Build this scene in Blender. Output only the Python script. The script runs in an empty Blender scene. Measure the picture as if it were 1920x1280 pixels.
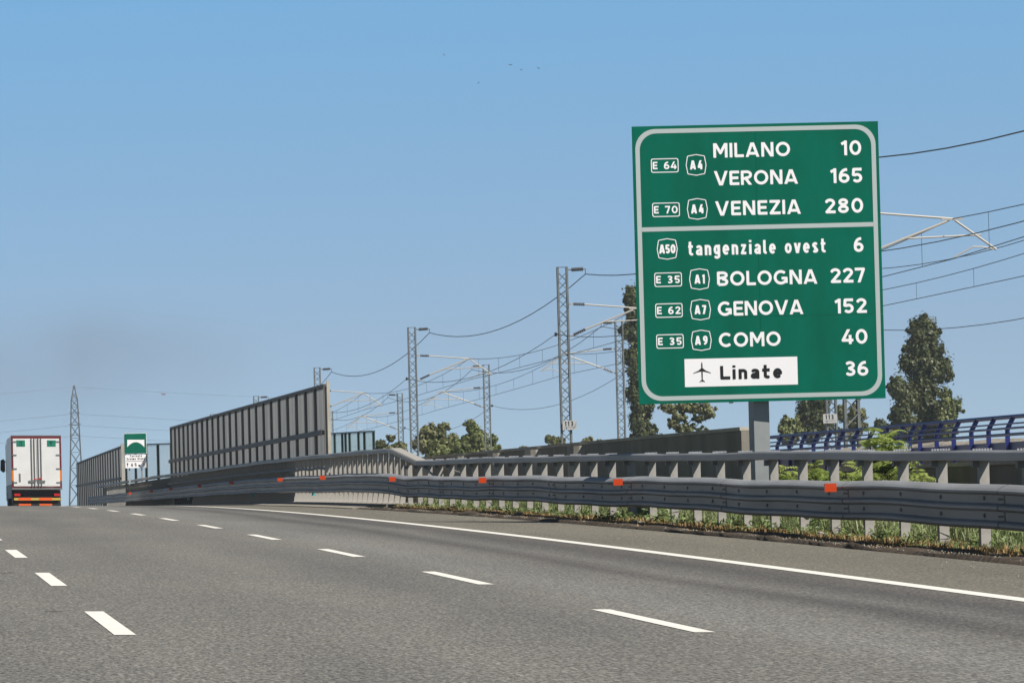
import bpy, bmesh, math, random
import numpy as np
from mathutils import Vector, Matrix
random.seed(7); RNG = np.random.default_rng(7)
C = bpy.context.scene.collection
R = math.radians

# ------------------------------------------------------------------ camera
F_PX, CAM_H, YAW, PITCH, ROLL = 9580.0, 1.1753, 0.12519, 0.030194, R(1.5)
cam_d = bpy.data.cameras.new('camera'); cam = bpy.data.objects.new('camera', cam_d); C.objects.link(cam)
bpy.context.scene.camera = cam
cam_d.sensor_fit = 'HORIZONTAL'; cam_d.sensor_width = 36.0
cam_d.lens = 36.0 * F_PX / 1920.0
cam_d.clip_start = 0.5; cam_d.clip_end = 30000
fwd = Vector((math.sin(YAW) * math.cos(PITCH), math.cos(YAW) * math.cos(PITCH), math.sin(PITCH)))
rgt = Vector((math.cos(YAW), -math.sin(YAW), 0)); upv = rgt.cross(fwd)
cr, sr = math.cos(ROLL), math.sin(ROLL)
camR = rgt * cr + upv * -sr
camU = rgt * sr + upv * cr
# roll: contents turn counter-clockwise in the picture
M = Matrix((camR, camU, -fwd)).transposed().to_4x4(); M.translation = (0, 0, CAM_H)
cam.matrix_world = M

# ------------------------------------------------------------------ sun, sky, exposure
SUN_DIR = Vector((0.58, -0.62, 1.0)).normalized()
sun_el = math.asin(SUN_DIR.z); sun_az = math.atan2(SUN_DIR.x, SUN_DIR.y)
sd = bpy.data.lights.new('sun', 'SUN'); sun = bpy.data.objects.new('sun', sd); C.objects.link(sun)
sd.energy = 4.9; sd.angle = R(0.53); sd.color = (1.0, 0.94, 0.85)
sun.rotation_euler = SUN_DIR.to_track_quat('Z', 'Y').to_euler()
sun.location = (0, 0, 80)
world = bpy.data.worlds.new('World'); bpy.context.scene.world = world; world.use_nodes = True
wn, wl = world.node_tree.nodes, world.node_tree.links
wn.clear()
wo = wn.new('ShaderNodeOutputWorld'); bg = wn.new('ShaderNodeBackground'); bg.inputs[1].default_value = 0.15
sky = wn.new('ShaderNodeTexSky'); sky.sky_type = 'NISHITA'; sky.sun_disc = False
sky.sun_elevation = sun_el; sky.sun_rotation = sun_az
sky.altitude = 120; sky.air_density = 1.0; sky.dust_density = 0.2; sky.ozone_density = 2.0
tc = wn.new('ShaderNodeTexCoord'); mp = wn.new('ShaderNodeMapping'); mp.vector_type = 'POINT'
mp.inputs['Location'].default_value = (0, 0, 0.115); mp.inputs['Scale'].default_value = (1, 1, 2.6)
nz = wn.new('ShaderNodeVectorMath'); nz.operation = 'NORMALIZE'
wl.new(tc.outputs['Generated'], mp.inputs['Vector']); wl.new(mp.outputs[0], nz.inputs[0]); wl.new(nz.outputs[0], sky.inputs[0])
sz_ = wn.new('ShaderNodeSeparateXYZ'); wl.new(tc.outputs['Generated'], sz_.inputs[0])
sr_ = wn.new('ShaderNodeMapRange'); sr_.inputs[1].default_value = -0.05; sr_.inputs[2].default_value = 0.45; wl.new(sz_.outputs[2], sr_.inputs[0])
sk = wn.new('ShaderNodeValToRGB'); e_ = sk.color_ramp.elements           # sky tint by height above the horizon, dimmed overhead to deepen shade
e_[0].position = .10; e_[0].color = (.68, .66, .645, 1); e_[1].position = 1.0; e_[1].color = (.22, .19, .16, 1)
for p_, c_ in ((.16, (.70, .71, .69)), (.24, (.69, .85, .825)), (.31, (.67, 1.0, 1.0)), (.35, (.64, .88, .86)), (.50, (.40, .46, .45))):
    k_ = e_.new(p_); k_.color = (*c_, 1)
wl.new(sr_.outputs[0], sk.inputs[0])
sm_ = wn.new('ShaderNodeMix'); sm_.data_type = 'RGBA'; sm_.blend_type = 'MULTIPLY'; sm_.inputs[0].default_value = 1.0
wl.new(sky.outputs[0], sm_.inputs[6]); wl.new(sk.outputs[0], sm_.inputs[7])
wl.new(sm_.outputs[2], bg.inputs[0]); wl.new(bg.outputs[0], wo.inputs[0])
vs = bpy.context.scene.view_settings
vs.view_transform = 'Standard'; vs.look = 'None'; vs.gamma = 1.0; vs.exposure = 0.36
bpy.context.scene.cycles.volume_bounces = 0
bpy.context.scene.cycles.max_bounces = 6

# ------------------------------------------------------------------ road geometry (metres; s = offset to the right of the camera's path)
GR, CROSS, Y0, KV, KH, YL = 0.0119, 0.02466, 48.02, 8.592e-5, 3.2035e-5, 197.0
def curve(y): return KH * y * y / 2
def rz(s, y):
    t = min(max(y - Y0, 0), YL - Y0)
    z = GR * min(y, YL) - KV * t * t / 2
    if y > YL: z += (GR - KV * (YL - Y0)) * (y - YL)
    return z - CROSS * s
def at(px, py, Y):                      # where the sight line of a picture point meets the distance Y
    a, b = px - 960.0, py - 640.0
    d = fwd * F_PX + camR * a - camU * b
    k = Y / d.y
    return Vector((d.x * k, Y, d.z * k + CAM_H))

# ------------------------------------------------------------------ materials
def mat(name, col, rough=0.7, metal=0.0, col2=None, scale=3.0, detail=6.0, bump=0.0, bscale=None, spec=0.4, stretch=None, lo=.35, hi=.65, trans=0.0, coords='Object'):
    m = bpy.data.materials.new(name); m.use_nodes = True
    n, l = m.node_tree.nodes, m.node_tree.links
    b = n['Principled BSDF']
    b.inputs['Base Color'].default_value = (*col, 1); b.inputs['Roughness'].default_value = rough
    b.inputs['Metallic'].default_value = metal; b.inputs['Specular IOR Level'].default_value = spec
    t = n.new('ShaderNodeTexCoord'); src = t.outputs[coords]
    if stretch:
        mpn = n.new('ShaderNodeMapping'); mpn.inputs['Scale'].default_value = stretch
        l.new(src, mpn.inputs[0]); src = mpn.outputs[0]
    if col2 is not None:
        nt = n.new('ShaderNodeTexNoise'); nt.inputs['Scale'].default_value = scale; nt.inputs['Detail'].default_value = detail
        nt.inputs['Roughness'].default_value = 0.6
        l.new(src, nt.inputs['Vector'])
        rp = n.new('ShaderNodeValToRGB'); rp.color_ramp.elements[0].position = lo; rp.color_ramp.elements[1].position = hi
        rp.color_ramp.elements[0].color = (*col, 1); rp.color_ramp.elements[1].color = (*col2, 1)
        l.new(nt.outputs[0], rp.inputs[0]); l.new(rp.outputs[0], b.inputs['Base Color'])
    if bump:
        n2 = n.new('ShaderNodeTexNoise'); n2.inputs['Scale'].default_value = bscale or scale * 4; n2.inputs['Detail'].default_value = 3
        l.new(src, n2.inputs['Vector'])
        bp = n.new('ShaderNodeBump'); bp.inputs['Strength'].default_value = bump; bp.inputs['Distance'].default_value = 0.02
        l.new(n2.outputs[0], bp.inputs['Height']); l.new(bp.outputs[0], b.inputs['Normal'])
    if trans: b.inputs['Transmission Weight'].default_value = trans
    return m

def leaf_mat(name, cols, scale=0.6, trans=0.25):
    m = bpy.data.materials.new(name); m.use_nodes = True
    n, l = m.node_tree.nodes, m.node_tree.links; n.clear()
    o = n.new('ShaderNodeOutputMaterial'); d = n.new('ShaderNodeBsdfDiffuse'); tr = n.new('ShaderNodeBsdfTranslucent'); gl = n.new('ShaderNodeBsdfGlossy')
    gl.inputs['Roughness'].default_value = 0.45; gl.inputs[0].default_value = (0.8, 0.85, 0.8, 1)
    g = n.new('ShaderNodeNewGeometry'); nt = n.new('ShaderNodeTexNoise'); nt.inputs['Scale'].default_value = scale; nt.inputs['Detail'].default_value = 5
    l.new(g.outputs['Position'], nt.inputs['Vector'])
    ad = n.new('ShaderNodeMath'); ad.operation = 'MULTIPLY_ADD'; ad.inputs[1].default_value = 0.18
    l.new(g.outputs['Random Per Island'], ad.inputs[0]); l.new(nt.outputs[0], ad.inputs[2])
    rp = n.new('ShaderNodeValToRGB'); e = rp.color_ramp.elements
    e[0].position = 0.33; e[0].color = (*cols[0], 1); e[1].position = 0.80; e[1].color = (*cols[-1], 1)
    for i, c in enumerate(cols[1:-1]):
        k = e.new(0.33 + 0.47 * (i + 1) / (len(cols) - 1)); k.color = (*c, 1)
    l.new(ad.outputs[0], rp.inputs[0])
    l.new(rp.outputs[0], d.inputs[0]); l.new(rp.outputs[0], tr.inputs[0])
    mx = n.new('ShaderNodeMixShader'); mx.inputs[0].default_value = trans
    l.new(d.outputs[0], mx.inputs[1]); l.new(tr.outputs[0], mx.inputs[2])
    m2 = n.new('ShaderNodeMixShader'); m2.inputs[0].default_value = 0.025
    l.new(mx.outputs[0], m2.inputs[1]); l.new(gl.outputs[0], m2.inputs[2]); l.new(m2.outputs[0], o.inputs[0])
    return m

def asphalt_mat():
    m = bpy.data.materials.new('asphalt'); m.use_nodes = True
    n, l = m.node_tree.nodes, m.node_tree.links
    b = n['Principled BSDF']; b.inputs['Roughness'].default_value = 0.85; b.inputs['Specular IOR Level'].default_value = 0.25
    uv = n.new('ShaderNodeUVMap'); uv.uv_map = 'lane'
    sp = n.new('ShaderNodeSeparateXYZ'); l.new(uv.outputs[0], sp.inputs[0])
    def noise(scale, detail, sx=1, sy=1, rough=.6):
        mpn = n.new('ShaderNodeMapping'); mpn.inputs['Scale'].default_value = (sx, sy, 1); l.new(uv.outputs[0], mpn.inputs[0])
        t = n.new('ShaderNodeTexNoise'); t.inputs['Scale'].default_value = scale; t.inputs['Detail'].default_value = detail; t.inputs['Roughness'].default_value = rough
        l.new(mpn.outputs[0], t.inputs['Vector']); return t.outputs[0]
    def ramp(v, stops):
        rp = n.new('ShaderNodeValToRGB'); e = rp.color_ramp.elements
        e[0].position, e[0].color = stops[0][0], (*stops[0][1], 1); e[1].position, e[1].color = stops[-1][0], (*stops[-1][1], 1)
        for p, c in stops[1:-1]:
            k = e.new(p); k.color = (*c, 1)
        l.new(v, rp.inputs[0]); return rp.outputs[0]
    def mul(a, bb, fac=1.0):
        x = n.new('ShaderNodeMix'); x.data_type = 'RGBA'; x.blend_type = 'MULTIPLY'; x.inputs[0].default_value = fac
        l.new(a, x.inputs[6]); l.new(bb, x.inputs[7]); return x.outputs[2]
    # wobble the lateral coordinate a little so wear bands are not ruler-straight
    wob = noise(1.0, 3, 0.3, 0.03)
    ma = n.new('ShaderNodeMath'); ma.operation = 'MULTIPLY_ADD'; ma.inputs[1].default_value = 1.1; l.new(wob, ma.inputs[0]); l.new(sp.outputs[0], ma.inputs[2])
    mr = n.new('ShaderNodeMapRange'); mr.inputs[1].default_value = -5; mr.inputs[2].default_value = 15; l.new(ma.outputs[0], mr.inputs[0])
    def S(x): return (x + 0.55 + 5) / 20
    A, B, D, W = (.153, .152, .144), (.132, .132, .127), (.084, .083, .082), (.166, .168, .163)
    band = ramp(mr.outputs[0], [(S(-4.5), B), (S(-1.6), A), (S(.2), B), (S(1.6), A), (S(2.6), B), (S(3.5), A), (S(4.5), B), (S(5.3), A), (S(6.0), W), (S(6.9), B), (S(7.3), D), (S(7.75), B), (S(8.3), D), (S(8.75), (.108, .104, .1))])
    # shoulder: older, browner surface right of the edge line
    sm = n.new('ShaderNodeMapRange'); sm.inputs[1].default_value = 9.05; sm.inputs[2].default_value = 9.15; l.new(sp.outputs[0], sm.inputs[0])
    mx = n.new('ShaderNodeMix'); mx.data_type = 'RGBA'; l.new(sm.outputs[0], mx.inputs[0]); l.new(band, mx.inputs[6]); mx.inputs[7].default_value = (.144, .138, .118, 1)
    big = ramp(noise(1.0, 5, .5, .07), [(.3, (.84, .84, .85)), (.7, (1.12, 1.1, 1.07))])
    mid2 = ramp(noise(13, 2, 1, .16, .7), [(.33, (.87, .87, .88)), (.5, (1, 1, 1)), (.67, (1.16, 1.16, 1.15))])
    mid = ramp(noise(6, 4, 1, .35), [(.3, (.92, .92, .92)), (.7, (1.08, 1.08, 1.08))])
    grain = ramp(noise(36, 3, 1, .28, .75), [(.32, (.30, .30, .31)), (.5, (1.03, 1.03, 1.03)), (.68, (2.0, 1.98, 1.94))])
    c = mul(mul(mul(mul(mx.outputs[2], big), mid), grain), mid2)
    l.new(c, b.inputs['Base Color'])
    bp = n.new('ShaderNodeBump'); bp.inputs['Strength'].default_value = .35; bp.inputs['Distance'].default_value = .01
    l.new(noise(60, 2, 1, .5), bp.inputs['Height']); l.new(bp.outputs[0], b.inputs['Normal'])
    return m

MT = {}
MT['asphalt'] = asphalt_mat()
MT['paint'] = mat('road_paint', (.78, .77, .73), .6, col2=(.62, .61, .57), scale=5, bump=.2, bscale=60, lo=.45, hi=.85)
MT['galv'] = mat('galvanised_steel', (.25, .26, .28), .5, .0, col2=(.34, .355, .38), scale=1.5, spec=.22, stretch=(1, .25, 1))
MT['galv_post'] = mat('galvanised_post', (.42, .405, .38), .6, .0, col2=(.31, .30, .28), scale=4, spec=.3)
MT['galv_dark'] = mat('dull_steel', (.16, .165, .175), .6, .3, col2=(.22, .22, .225), scale=3)
MT['orange'] = mat('orange_reflector', (.55, .055, .006), .35, spec=.5)
MT['green'] = mat('sign_green', (.002, .140, .092), .55, col2=(.003, .112, .072), scale=1.6, spec=.04, stretch=(1, 1, .35))
MT['white'] = mat('sign_white', (.90, .89, .91), .5)
MT['grey_film'] = mat('sign_border_grey', (.44, .50, .50), .5)
MT['black'] = mat('sign_black', (.012, .012, .012), .5)
MT['post_paint'] = mat('post_grey', (.24, .26, .265), .55, .0, col2=(.29, .31, .315), scale=2)
MT['concrete'] = mat('concrete', (.29, .265, .225), .9, col2=(.20, .185, .155), scale=.9, bump=.3, bscale=12, stretch=(1, 1, .35))
MT['concrete_pale'] = mat('pale_concrete', (.52, .485, .41), .9, col2=(.36, .335, .28), scale=1.0, bump=.2, bscale=14)
MT['blue'] = mat('blue_paint', (.010, .016, .125), .4, col2=(.017, .028, .17), scale=2.5, spec=.5)
MT['shaded_soil'] = mat('verge_soil_rail_shade', (.022, .017, .014), .95, col2=(.10, .075, .05), scale=5.5, bump=.8, bscale=20)  # real verge earth, blackened to stand in for the guardrail's shadow band
MT['field'] = mat('field', (.07, .09, .035), .95, col2=(.14, .125, .06), scale=.02)
MT['ballast'] = mat('ballast', (.42, .39, .34), .95, col2=(.22, .20, .175), scale=6, bump=.8, bscale=15)
MT['barrier_post'] = mat('barrier_post', (.30, .295, .285), .7, .0, col2=(.24, .235, .23), scale=1.0, stretch=(1, 1, .3))
MT['barrier_panel'] = mat('barrier_panel', (.42, .43, .43), .75, .0, col2=(.27, .275, .275), scale=2.2, stretch=(1, 1, .06))
MT['barrier_rail'] = mat('barrier_rail', (.11, .10, .10), .6, .0)
MT['mast'] = mat('mast_steel', (.17, .19, .195), .6, .1, col2=(.12, .135, .14), scale=2)
MT['tube'] = mat('aluminium_tube', (.40, .385, .355), .55, .1)
MT['insul'] = mat('insulator_brown', (.035, .03, .03), .4)
MT['wire'] = mat('wire', (.055, .065, .07), .6, .3)
MT['pylon'] = mat('pylon_steel', (.05, .06, .065), .7, .2)
MT['plate'] = mat('plate_white', (.40, .41, .41), .5)
MT['bark'] = mat('bark', (.13, .105, .08), .95, col2=(.075, .06, .045), scale=4)
MT['poplar'] = leaf_mat('poplar_leaves', [(.036, .048, .017), (.078, .094, .034), (.15, .162, .065)], .45, .3)
MT['broad'] = leaf_mat('broad_leaves', [(.065, .09, .028), (.155, .185, .06), (.27, .285, .13)], .5, .25)
MT['brownish'] = leaf_mat('olive_brown_leaves', [(.075, .09, .034), (.155, .165, .066), (.26, .255, .125)], .5, .25)
MT['ailanthus'] = leaf_mat('bright_leaves', [(.11, .17, .035), (.27, .35, .08), (.44, .50, .18)], 1.4, .4)
MT['weed'] = leaf_mat('weed_leaves', [(.05, .09, .025), (.13, .19, .06), (.27, .33, .13)], 1.2, .3)
MT['grass'] = leaf_mat('grass_blades', [(.10, .14, .055), (.25, .30, .14), (.42, .46, .27)], 1.1, .3)
MT['straw'] = leaf_mat('dry_grass_blades', [(.20, .12, .05), (.36, .23, .10), (.52, .38, .2)], 1.5, .25)
MT['teal_glass'] = mat('teal_sheet', (.30, .43, .45), .35, col2=(.36, .49, .50), scale=.7, spec=.5)
MT['clear_sheet'] = mat('pale_sheet', (.40, .47, .50), .3, col2=(.34, .41, .44), scale=.7, spec=.5)
def see_through(name, amount):
    m = MT[name]; n, l = m.node_tree.nodes, m.node_tree.links; o = [q for q in n if q.type == 'OUTPUT_MATERIAL'][0]
    t = n.new('ShaderNodeBsdfTransparent'); x = n.new('ShaderNodeMixShader'); x.inputs[0].default_value = amount
    l.new(o.inputs[0].links[0].from_socket, x.inputs[1]); l.new(t.outputs[0], x.inputs[2]); l.new(x.outputs[0], o.inputs[0])
def let_light_through(name, amount):          # milky sheet: sun from behind glows through it
    m = MT[name]; n, l = m.node_tree.nodes, m.node_tree.links; o = [q for q in n if q.type == 'OUTPUT_MATERIAL'][0]; b = n['Principled BSDF']
    t = n.new('ShaderNodeBsdfTranslucent'); x = n.new('ShaderNodeMixShader'); x.inputs[0].default_value = amount
    l.new(b.inputs['Base Color'].links[0].from_socket, t.inputs[0])
    l.new(b.outputs[0], x.inputs[1]); l.new(t.outputs[0], x.inputs[2]); l.new(x.outputs[0], o.inputs[0])
let_light_through('barrier_panel', .5); let_light_through('teal_glass', .6); let_light_through('clear_sheet', .6)
see_through('teal_glass', .35); see_through('clear_sheet', .55)
MT['teal_post'] = mat('teal_post', (.07, .12, .12), .5, .2)
MT['truck_white'] = mat('truck_white', (.80, .80, .79), .35, col2=(.72, .72, .71), scale=1.2)
MT['truck_red'] = mat('truck_red', (.15, .012, .016), .4)
MT['truck_dark'] = mat('truck_dark', (.014, .014, .015), .6)
MT['truck_grey'] = mat('truck_grey', (.20, .20, .20), .5, .3)
MT['rubber'] = mat('rubber', (.018, .018, .018), .85)
MT['amber'] = mat('amber_plate', (.75, .20, .02), .4)
MT['yellow'] = mat('yellow_plate', (.62, .42, .08), .4)
MT['hot_orange'] = mat('hot_orange_plate', (.85, .13, .02), .4)
MT['lamp_red'] = mat('lamp_red', (.55, .015, .012), .25)
MT['sticker_green'] = mat('sticker_green', (.008, .20, .125), .5)
MT['rock'] = mat('rock', (.30, .285, .25), .9, col2=(.20, .19, .165), scale=6, bump=.5)
MT['bird'] = mat('bird_dark', (.03, .035, .045), .8)
MT['bird_red'] = mat('bird_red', (.14, .02, .02), .8)
MT['crack'] = mat('crack_dark', (.03, .03, .03), .9)
MT['teal_cap'] = mat('teal_marker', (.10, .42, .42), .5)
MT['patch_black'] = mat('black_patch', (.010, .009, .010), .9)

# ------------------------------------------------------------------ mesh helpers
class MB:
    def __init__(s): s.v = []; s.f = []
    def quad(s, a, b, c, d):
        k = len(s.v); s.v += [tuple(a), tuple(b), tuple(c), tuple(d)]; s.f.append((k, k + 1, k + 2, k + 3))
    def poly(s, pts):
        k = len(s.v); s.v += [tuple(p) for p in pts]; s.f.append(tuple(range(k, k + len(pts))))
    def box(s, x0, x1, y0, y1, z0, z1):
        k = len(s.v)
        s.v += [(x0, y0, z0), (x1, y0, z0), (x1, y1, z0), (x0, y1, z0), (x0, y0, z1), (x1, y0, z1), (x1, y1, z1), (x0, y1, z1)]
        s.f += [(k, k + 3, k + 2, k + 1), (k + 4, k + 5, k + 6, k + 7), (k, k + 1, k + 5, k + 4), (k + 1, k + 2, k + 6, k + 5), (k + 2, k + 3, k + 7, k + 6), (k + 3, k, k + 4, k + 7)]
        return s
    def bar(s, a, b, w, h=None, up=(0, 0, 1)):       # rectangular bar from a to b
        a, b = Vector(a), Vector(b); h = h or w; d = (b - a)
        if d.length < 1e-6: return s
        d.normalize(); u = Vector(up)
        if abs(d.dot(u)) > .98: u = Vector((0, 1, 0))
        x = d.cross(u).normalized(); y = x.cross(d).normalized()
        k = len(s.v)
        for p in (a, b):
            for i, j in ((-1, -1), (1, -1), (1, 1), (-1, 1)): s.v.append(tuple(p + x * (i * w / 2) + y * (j * h / 2)))
        s.f += [(k + 3, k + 2, k + 1, k), (k + 4, k + 5, k + 6, k + 7)] + [(k + i, k + (i + 1) % 4, k + 4 + (i + 1) % 4, k + 4 + i) for i in range(4)]
        return s
    def tube(s, pts, r, n=6, caps=True, r2=None):
        pts = [Vector(p) for p in pts]; k0 = len(s.v); m = len(pts)
        for i, p in enumerate(pts):
            d = (pts[min(i + 1, m - 1)] - pts[max(i - 1, 0)]).normalized()
            u = Vector((0, 0, 1)) if abs(d.z) < .95 else Vector((0, 1, 0))
            x = d.cross(u).normalized(); y = x.cross(d)
            rr = r if r2 is None else r + (r2 - r) * i / (m - 1)
            for j in range(n):
                a = 2 * math.pi * j / n; s.v.append(tuple(p + x * (math.cos(a) * rr) + y * (math.sin(a) * rr)))
        for i in range(m - 1):
            for j in range(n):
                a, b = k0 + i * n + j, k0 + i * n + (j + 1) % n
                s.f.append((a, b, b + n, a + n))
        if caps:
            s.f.append(tuple(k0 + j for j in reversed(range(n)))); s.f.append(tuple(k0 + (m - 1) * n + j for j in range(n)))
        return s
    def sweep(s, prof, ys, place, closed=True):     # prof: list of (ds, dz); place(y, ds, dz) -> point
        k0 = len(s.v); n = len(prof)
        for y in ys:
            for a, b in prof: s.v.append(tuple(place(y, a, b)))
        for i in range(len(ys) - 1):
            for j in range(n if closed else n - 1):
                a, b = k0 + i * n + j, k0 + i * n + (j + 1) % n
                s.f.append((a, a + n, b + n, b))
        if closed:
            s.f.append(tuple(k0 + j for j in range(n))); s.f.append(tuple(k0 + (len(ys) - 1) * n + j for j in reversed(range(n))))
        return s
    def build(s, name, m, parent=None, smooth=False, origin=None):
        o0 = Vector(origin) if origin is not None else (Vector(root_of(parent).location) if parent else Vector((0, 0, 0)))
        v = np.array(s.v, dtype=np.float64) - np.array(o0)
        me = bpy.data.meshes.new(name); me.from_pydata(v.tolist(), [], s.f)
        me.materials.append(m)
        if smooth:
            for p in me.polygons: p.use_smooth = True
        me.update()
        o = bpy.data.objects.new(name, me); C.objects.link(o)
        if parent: o.parent = parent
        elif origin is not None: o.location = o0
        return o
def root_of(o):
    while o.parent: o = o.parent
    return o
def tag(o, label=None, cat=None, group=None, kind=None):
    if label: o['label'] = label
    if cat: o['category'] = cat
    if group: o['group'] = group
    if kind: o['kind'] = kind
    return o
def thing(name, label, cat, loc=(0, 0, 0), group=None):
    o = bpy.data.objects.new(name, None); C.objects.link(o); o.location = loc; o.empty_display_size = .3
    return tag(o, label, cat, group)
def copy_tree(o, parent=None):
    c = o.copy(); C.objects.link(c)
    if parent: c.parent = parent
    for ch in list(o.children): copy_tree(ch, c)
    return c
def part_copy(o, loc):
    c = o.copy(); C.objects.link(c); c.parent = o.parent; c.location = loc; return c
def fast_mesh(name, V, Fq, m, parent=None, origin=(0, 0, 0)):      # numpy quads
    me = bpy.data.meshes.new(name); V = V - np.array(origin)
    me.vertices.add(len(V)); me.vertices.foreach_set('co', V.astype(np.float32).ravel())
    me.loops.add(Fq.size); me.loops.foreach_set('vertex_index', Fq.astype(np.int32).ravel())
    me.polygons.add(len(Fq)); me.polygons.foreach_set('loop_start', np.arange(0, Fq.size, Fq.shape[1], dtype=np.int32))
    me.materials.append(m); me.update(calc_edges=True)
    o = bpy.data.objects.new(name, me); C.objects.link(o)
    if parent: o.parent = parent
    else: o.location = origin
    return o

# ------------------------------------------------------------------ stroke lettering (sign alphabet)
def arc(cx, cy, rx, ry, a0, a1, n=14):
    return [(cx + rx * math.cos(R(a0 + (a1 - a0) * i / n)), cy + ry * math.sin(R(a0 + (a1 - a0) * i / n))) for i in range(n + 1)]
def glyphs(t, w=1.0):
    h = t / 2; G = {}
    def X(*p): return [[(x * w, y) for x, y in q] for q in p]
    def put(ch, width, *p): G[ch] = (X(*p), width * w)
    put('M', .86, [(h, 0), (h, 1)], [(.86 - h, 0), (.86 - h, 1)], [(.06, 1.12), (.43, .32), (.80, 1.12)])
    put('I', t / w, [(h / w, 0), (h / w, 1)])
    put('L', .56, [(h, 1), (h, h), (.56, h)])
    put('A', .80, [(.055, -.1), (.40, 1.06), (.745, -.1)], [(.18, .25), (.62, .25)])
    put('V', .80, [(.055, 1.1), (.40, -.06), (.745, 1.1)])
    put('N', .74, [(h, 0), (h, 1)], [(.74 - h, 0), (.74 - h, 1)], [(.07, 1.10), (.67, -.10)])
    put('O', .86, arc(.43, .5, .43 - h, .5 - h, 0, 360, 36))
    put('C', .78, arc(.43, .5, .43 - h, .5 - h, 48, 312, 30))
    put('G', .84, arc(.43, .5, .43 - h, .5 - h, 48, 325, 30), [(.47, .44), (.84 - h, .44), (.84 - h, .1)])
    put('E', .58, [(.58, 1 - h), (h, 1 - h), (h, h), (.58, h)], [(h, .5), (.53, .5)])
    put('R', .68, [(h, 0), (h, 1 - h), (.36, 1 - h)] + arc(.37, .70, .31 - h + .0, .30 - h, 90, -90, 12) + [(h, .40)], [(.30, .44), (.62, -.10)])
    put('Z', .66, [(.03, 1 - h), (.57, 1 - h), (.10, h), (.66, h)])
    put('B', .68, [(h, h), (h, 1 - h), (.36, 1 - h)] + arc(.36, .74, .28 - h + .02, .26 - h, 90, -90, 12) + [(h, .52)], [(.36, .52)] + arc(.38, .275, .30 - h, .275 - h, 90, -90, 12) + [(h, h)])
    put('T', .64, [(0, 1 - h), (.64, 1 - h)], [(.32, 1), (.32, 0)])
    put('S', .62, arc(.31, .735, .31 - h, .265 - h, 35, 270, 16) + arc(.31, .27, .31 - h, .27 - h, 90, -145, 16))
    put('0', .70, arc(.35, .5, .35 - h, .5 - h, 0, 360, 36))
    put('1', .34, [(.34 - h, 0), (.34 - h, 1)], [(.0, .76), (.30, .94)])
    put('2', .62, arc(.31, .70, .31 - h, .30 - h, 165, -25, 16) + [(.12, h), (.62, h)])
    put('3', .62, arc(.30, .735, .30 - h, .265 - h, 150, -90, 16), arc(.31, .275, .31 - h, .275 - h, 90, -150, 16), [(.2, .52), (.32, .52)])
    put('4', .68, [(.68, .26), (.09, .26), (.46, 1.08)], [(.50, 0), (.50, .62)])
    put('5', .62, [(.58, 1 - h), (.13, 1 - h), (.10, .54)] + arc(.31, .325, .31 - h, .325 - h, 122, -145, 18))
    put('6', .64, arc(.32, .32, .32 - h, .32 - h, 0, 360, 28), arc(.46, .40, .46 - h, .60 - h, 180, 100, 10) + [(.50, .90)])
    put('7', .60, [(0, 1 - h), (.50, 1 - h), (.20, -.08)])
    put('8', .64, arc(.32, .745, .29 - h, .255 - h, 0, 360, 28), arc(.32, .275, .32 - h, .275 - h, 0, 360, 28))
    put('9', .64, arc(.32, .68, .32 - h, .32 - h, 0, 360, 28), arc(.18, .60, .46 - h, .60 - h, 0, -80, 10) + [(.14, .10)])
    xh = .74
    put('t', .42, [(.16, 1.0), (.16, .22)] + arc(.30, .22, .14, .22 - h, 180, 290, 8), [(0, xh - h), (.40, xh - h)])
    put('a', .52, arc(.26, xh - .24, .26 - h, .24 - h, 150, 0, 10) + [(.52 - h, 0)], [(.52 - h, .44)] + arc(.22, .22, .22 - h, .22 - h, 90, 270, 14) + [(.52 - h, .16)])
    put('n', .52, [(h, 0), (h, xh)], [(h, .42)] + arc(.26, xh - .25, .26 - h, .25 - h, 175, 0, 12) + [(.52 - h, 0)])
    put('g', .52, arc(.25, .39, .25 - h, .35 - h, 0, 360, 28), [(.52 - h, xh), (.52 - h, -.05)] + arc(.26, -.05, .26 - h, .22 - h, 0, -150, 12))
    put('e', .54, [(h, .37), (.54 - h, .37)] + arc(.27, .37, .27 - h, .37 - h, 0, 310, 24))
    put('z', .46, [(.02, xh - h), (.36, xh - h), (.10, h), (.46, h)])
    put('i', t / w, [(h / w, 0), (h / w, xh)], [(h / w, .86), (h / w, 1.02)])
    put('l', .26, [(h, 1), (h, .16)] + arc(.2, .2, .2 - h, .2 - h, 180, 270, 6) + [(.26, h)])
    put('o', .56, arc(.28, .37, .28 - h, .37 - h, 0, 360, 28))
    put('v', .52, [(.05, xh + .08), (.26, -.04), (.47, xh + .08)])
    put('s', .48, arc(.24, .55, .24 - h, .19 - h + .02, 35, 270, 12) + arc(.24, .19, .24 - h, .19 - h + .01, 90, -145, 12))
    put('r', .36, [(h, 0), (h, xh)], [(h, .45)] + arc(.30, xh - .26, .22, .26 - h, 175, 80, 8))
    put('c', .48, arc(.27, .37, .27 - h, .37 - h, 50, 310, 20))
    put('m', .80, [(h, 0), (h, xh)], arc(.26, xh - .25, .24 - h, .25 - h, 175, 0, 10) + [(.42, 0)], arc(.58, xh - .25, .24 - h, .25 - h, 175, 0, 10) + [(.80 - h, 0)])
    put(' ', .32)
    return G
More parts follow.
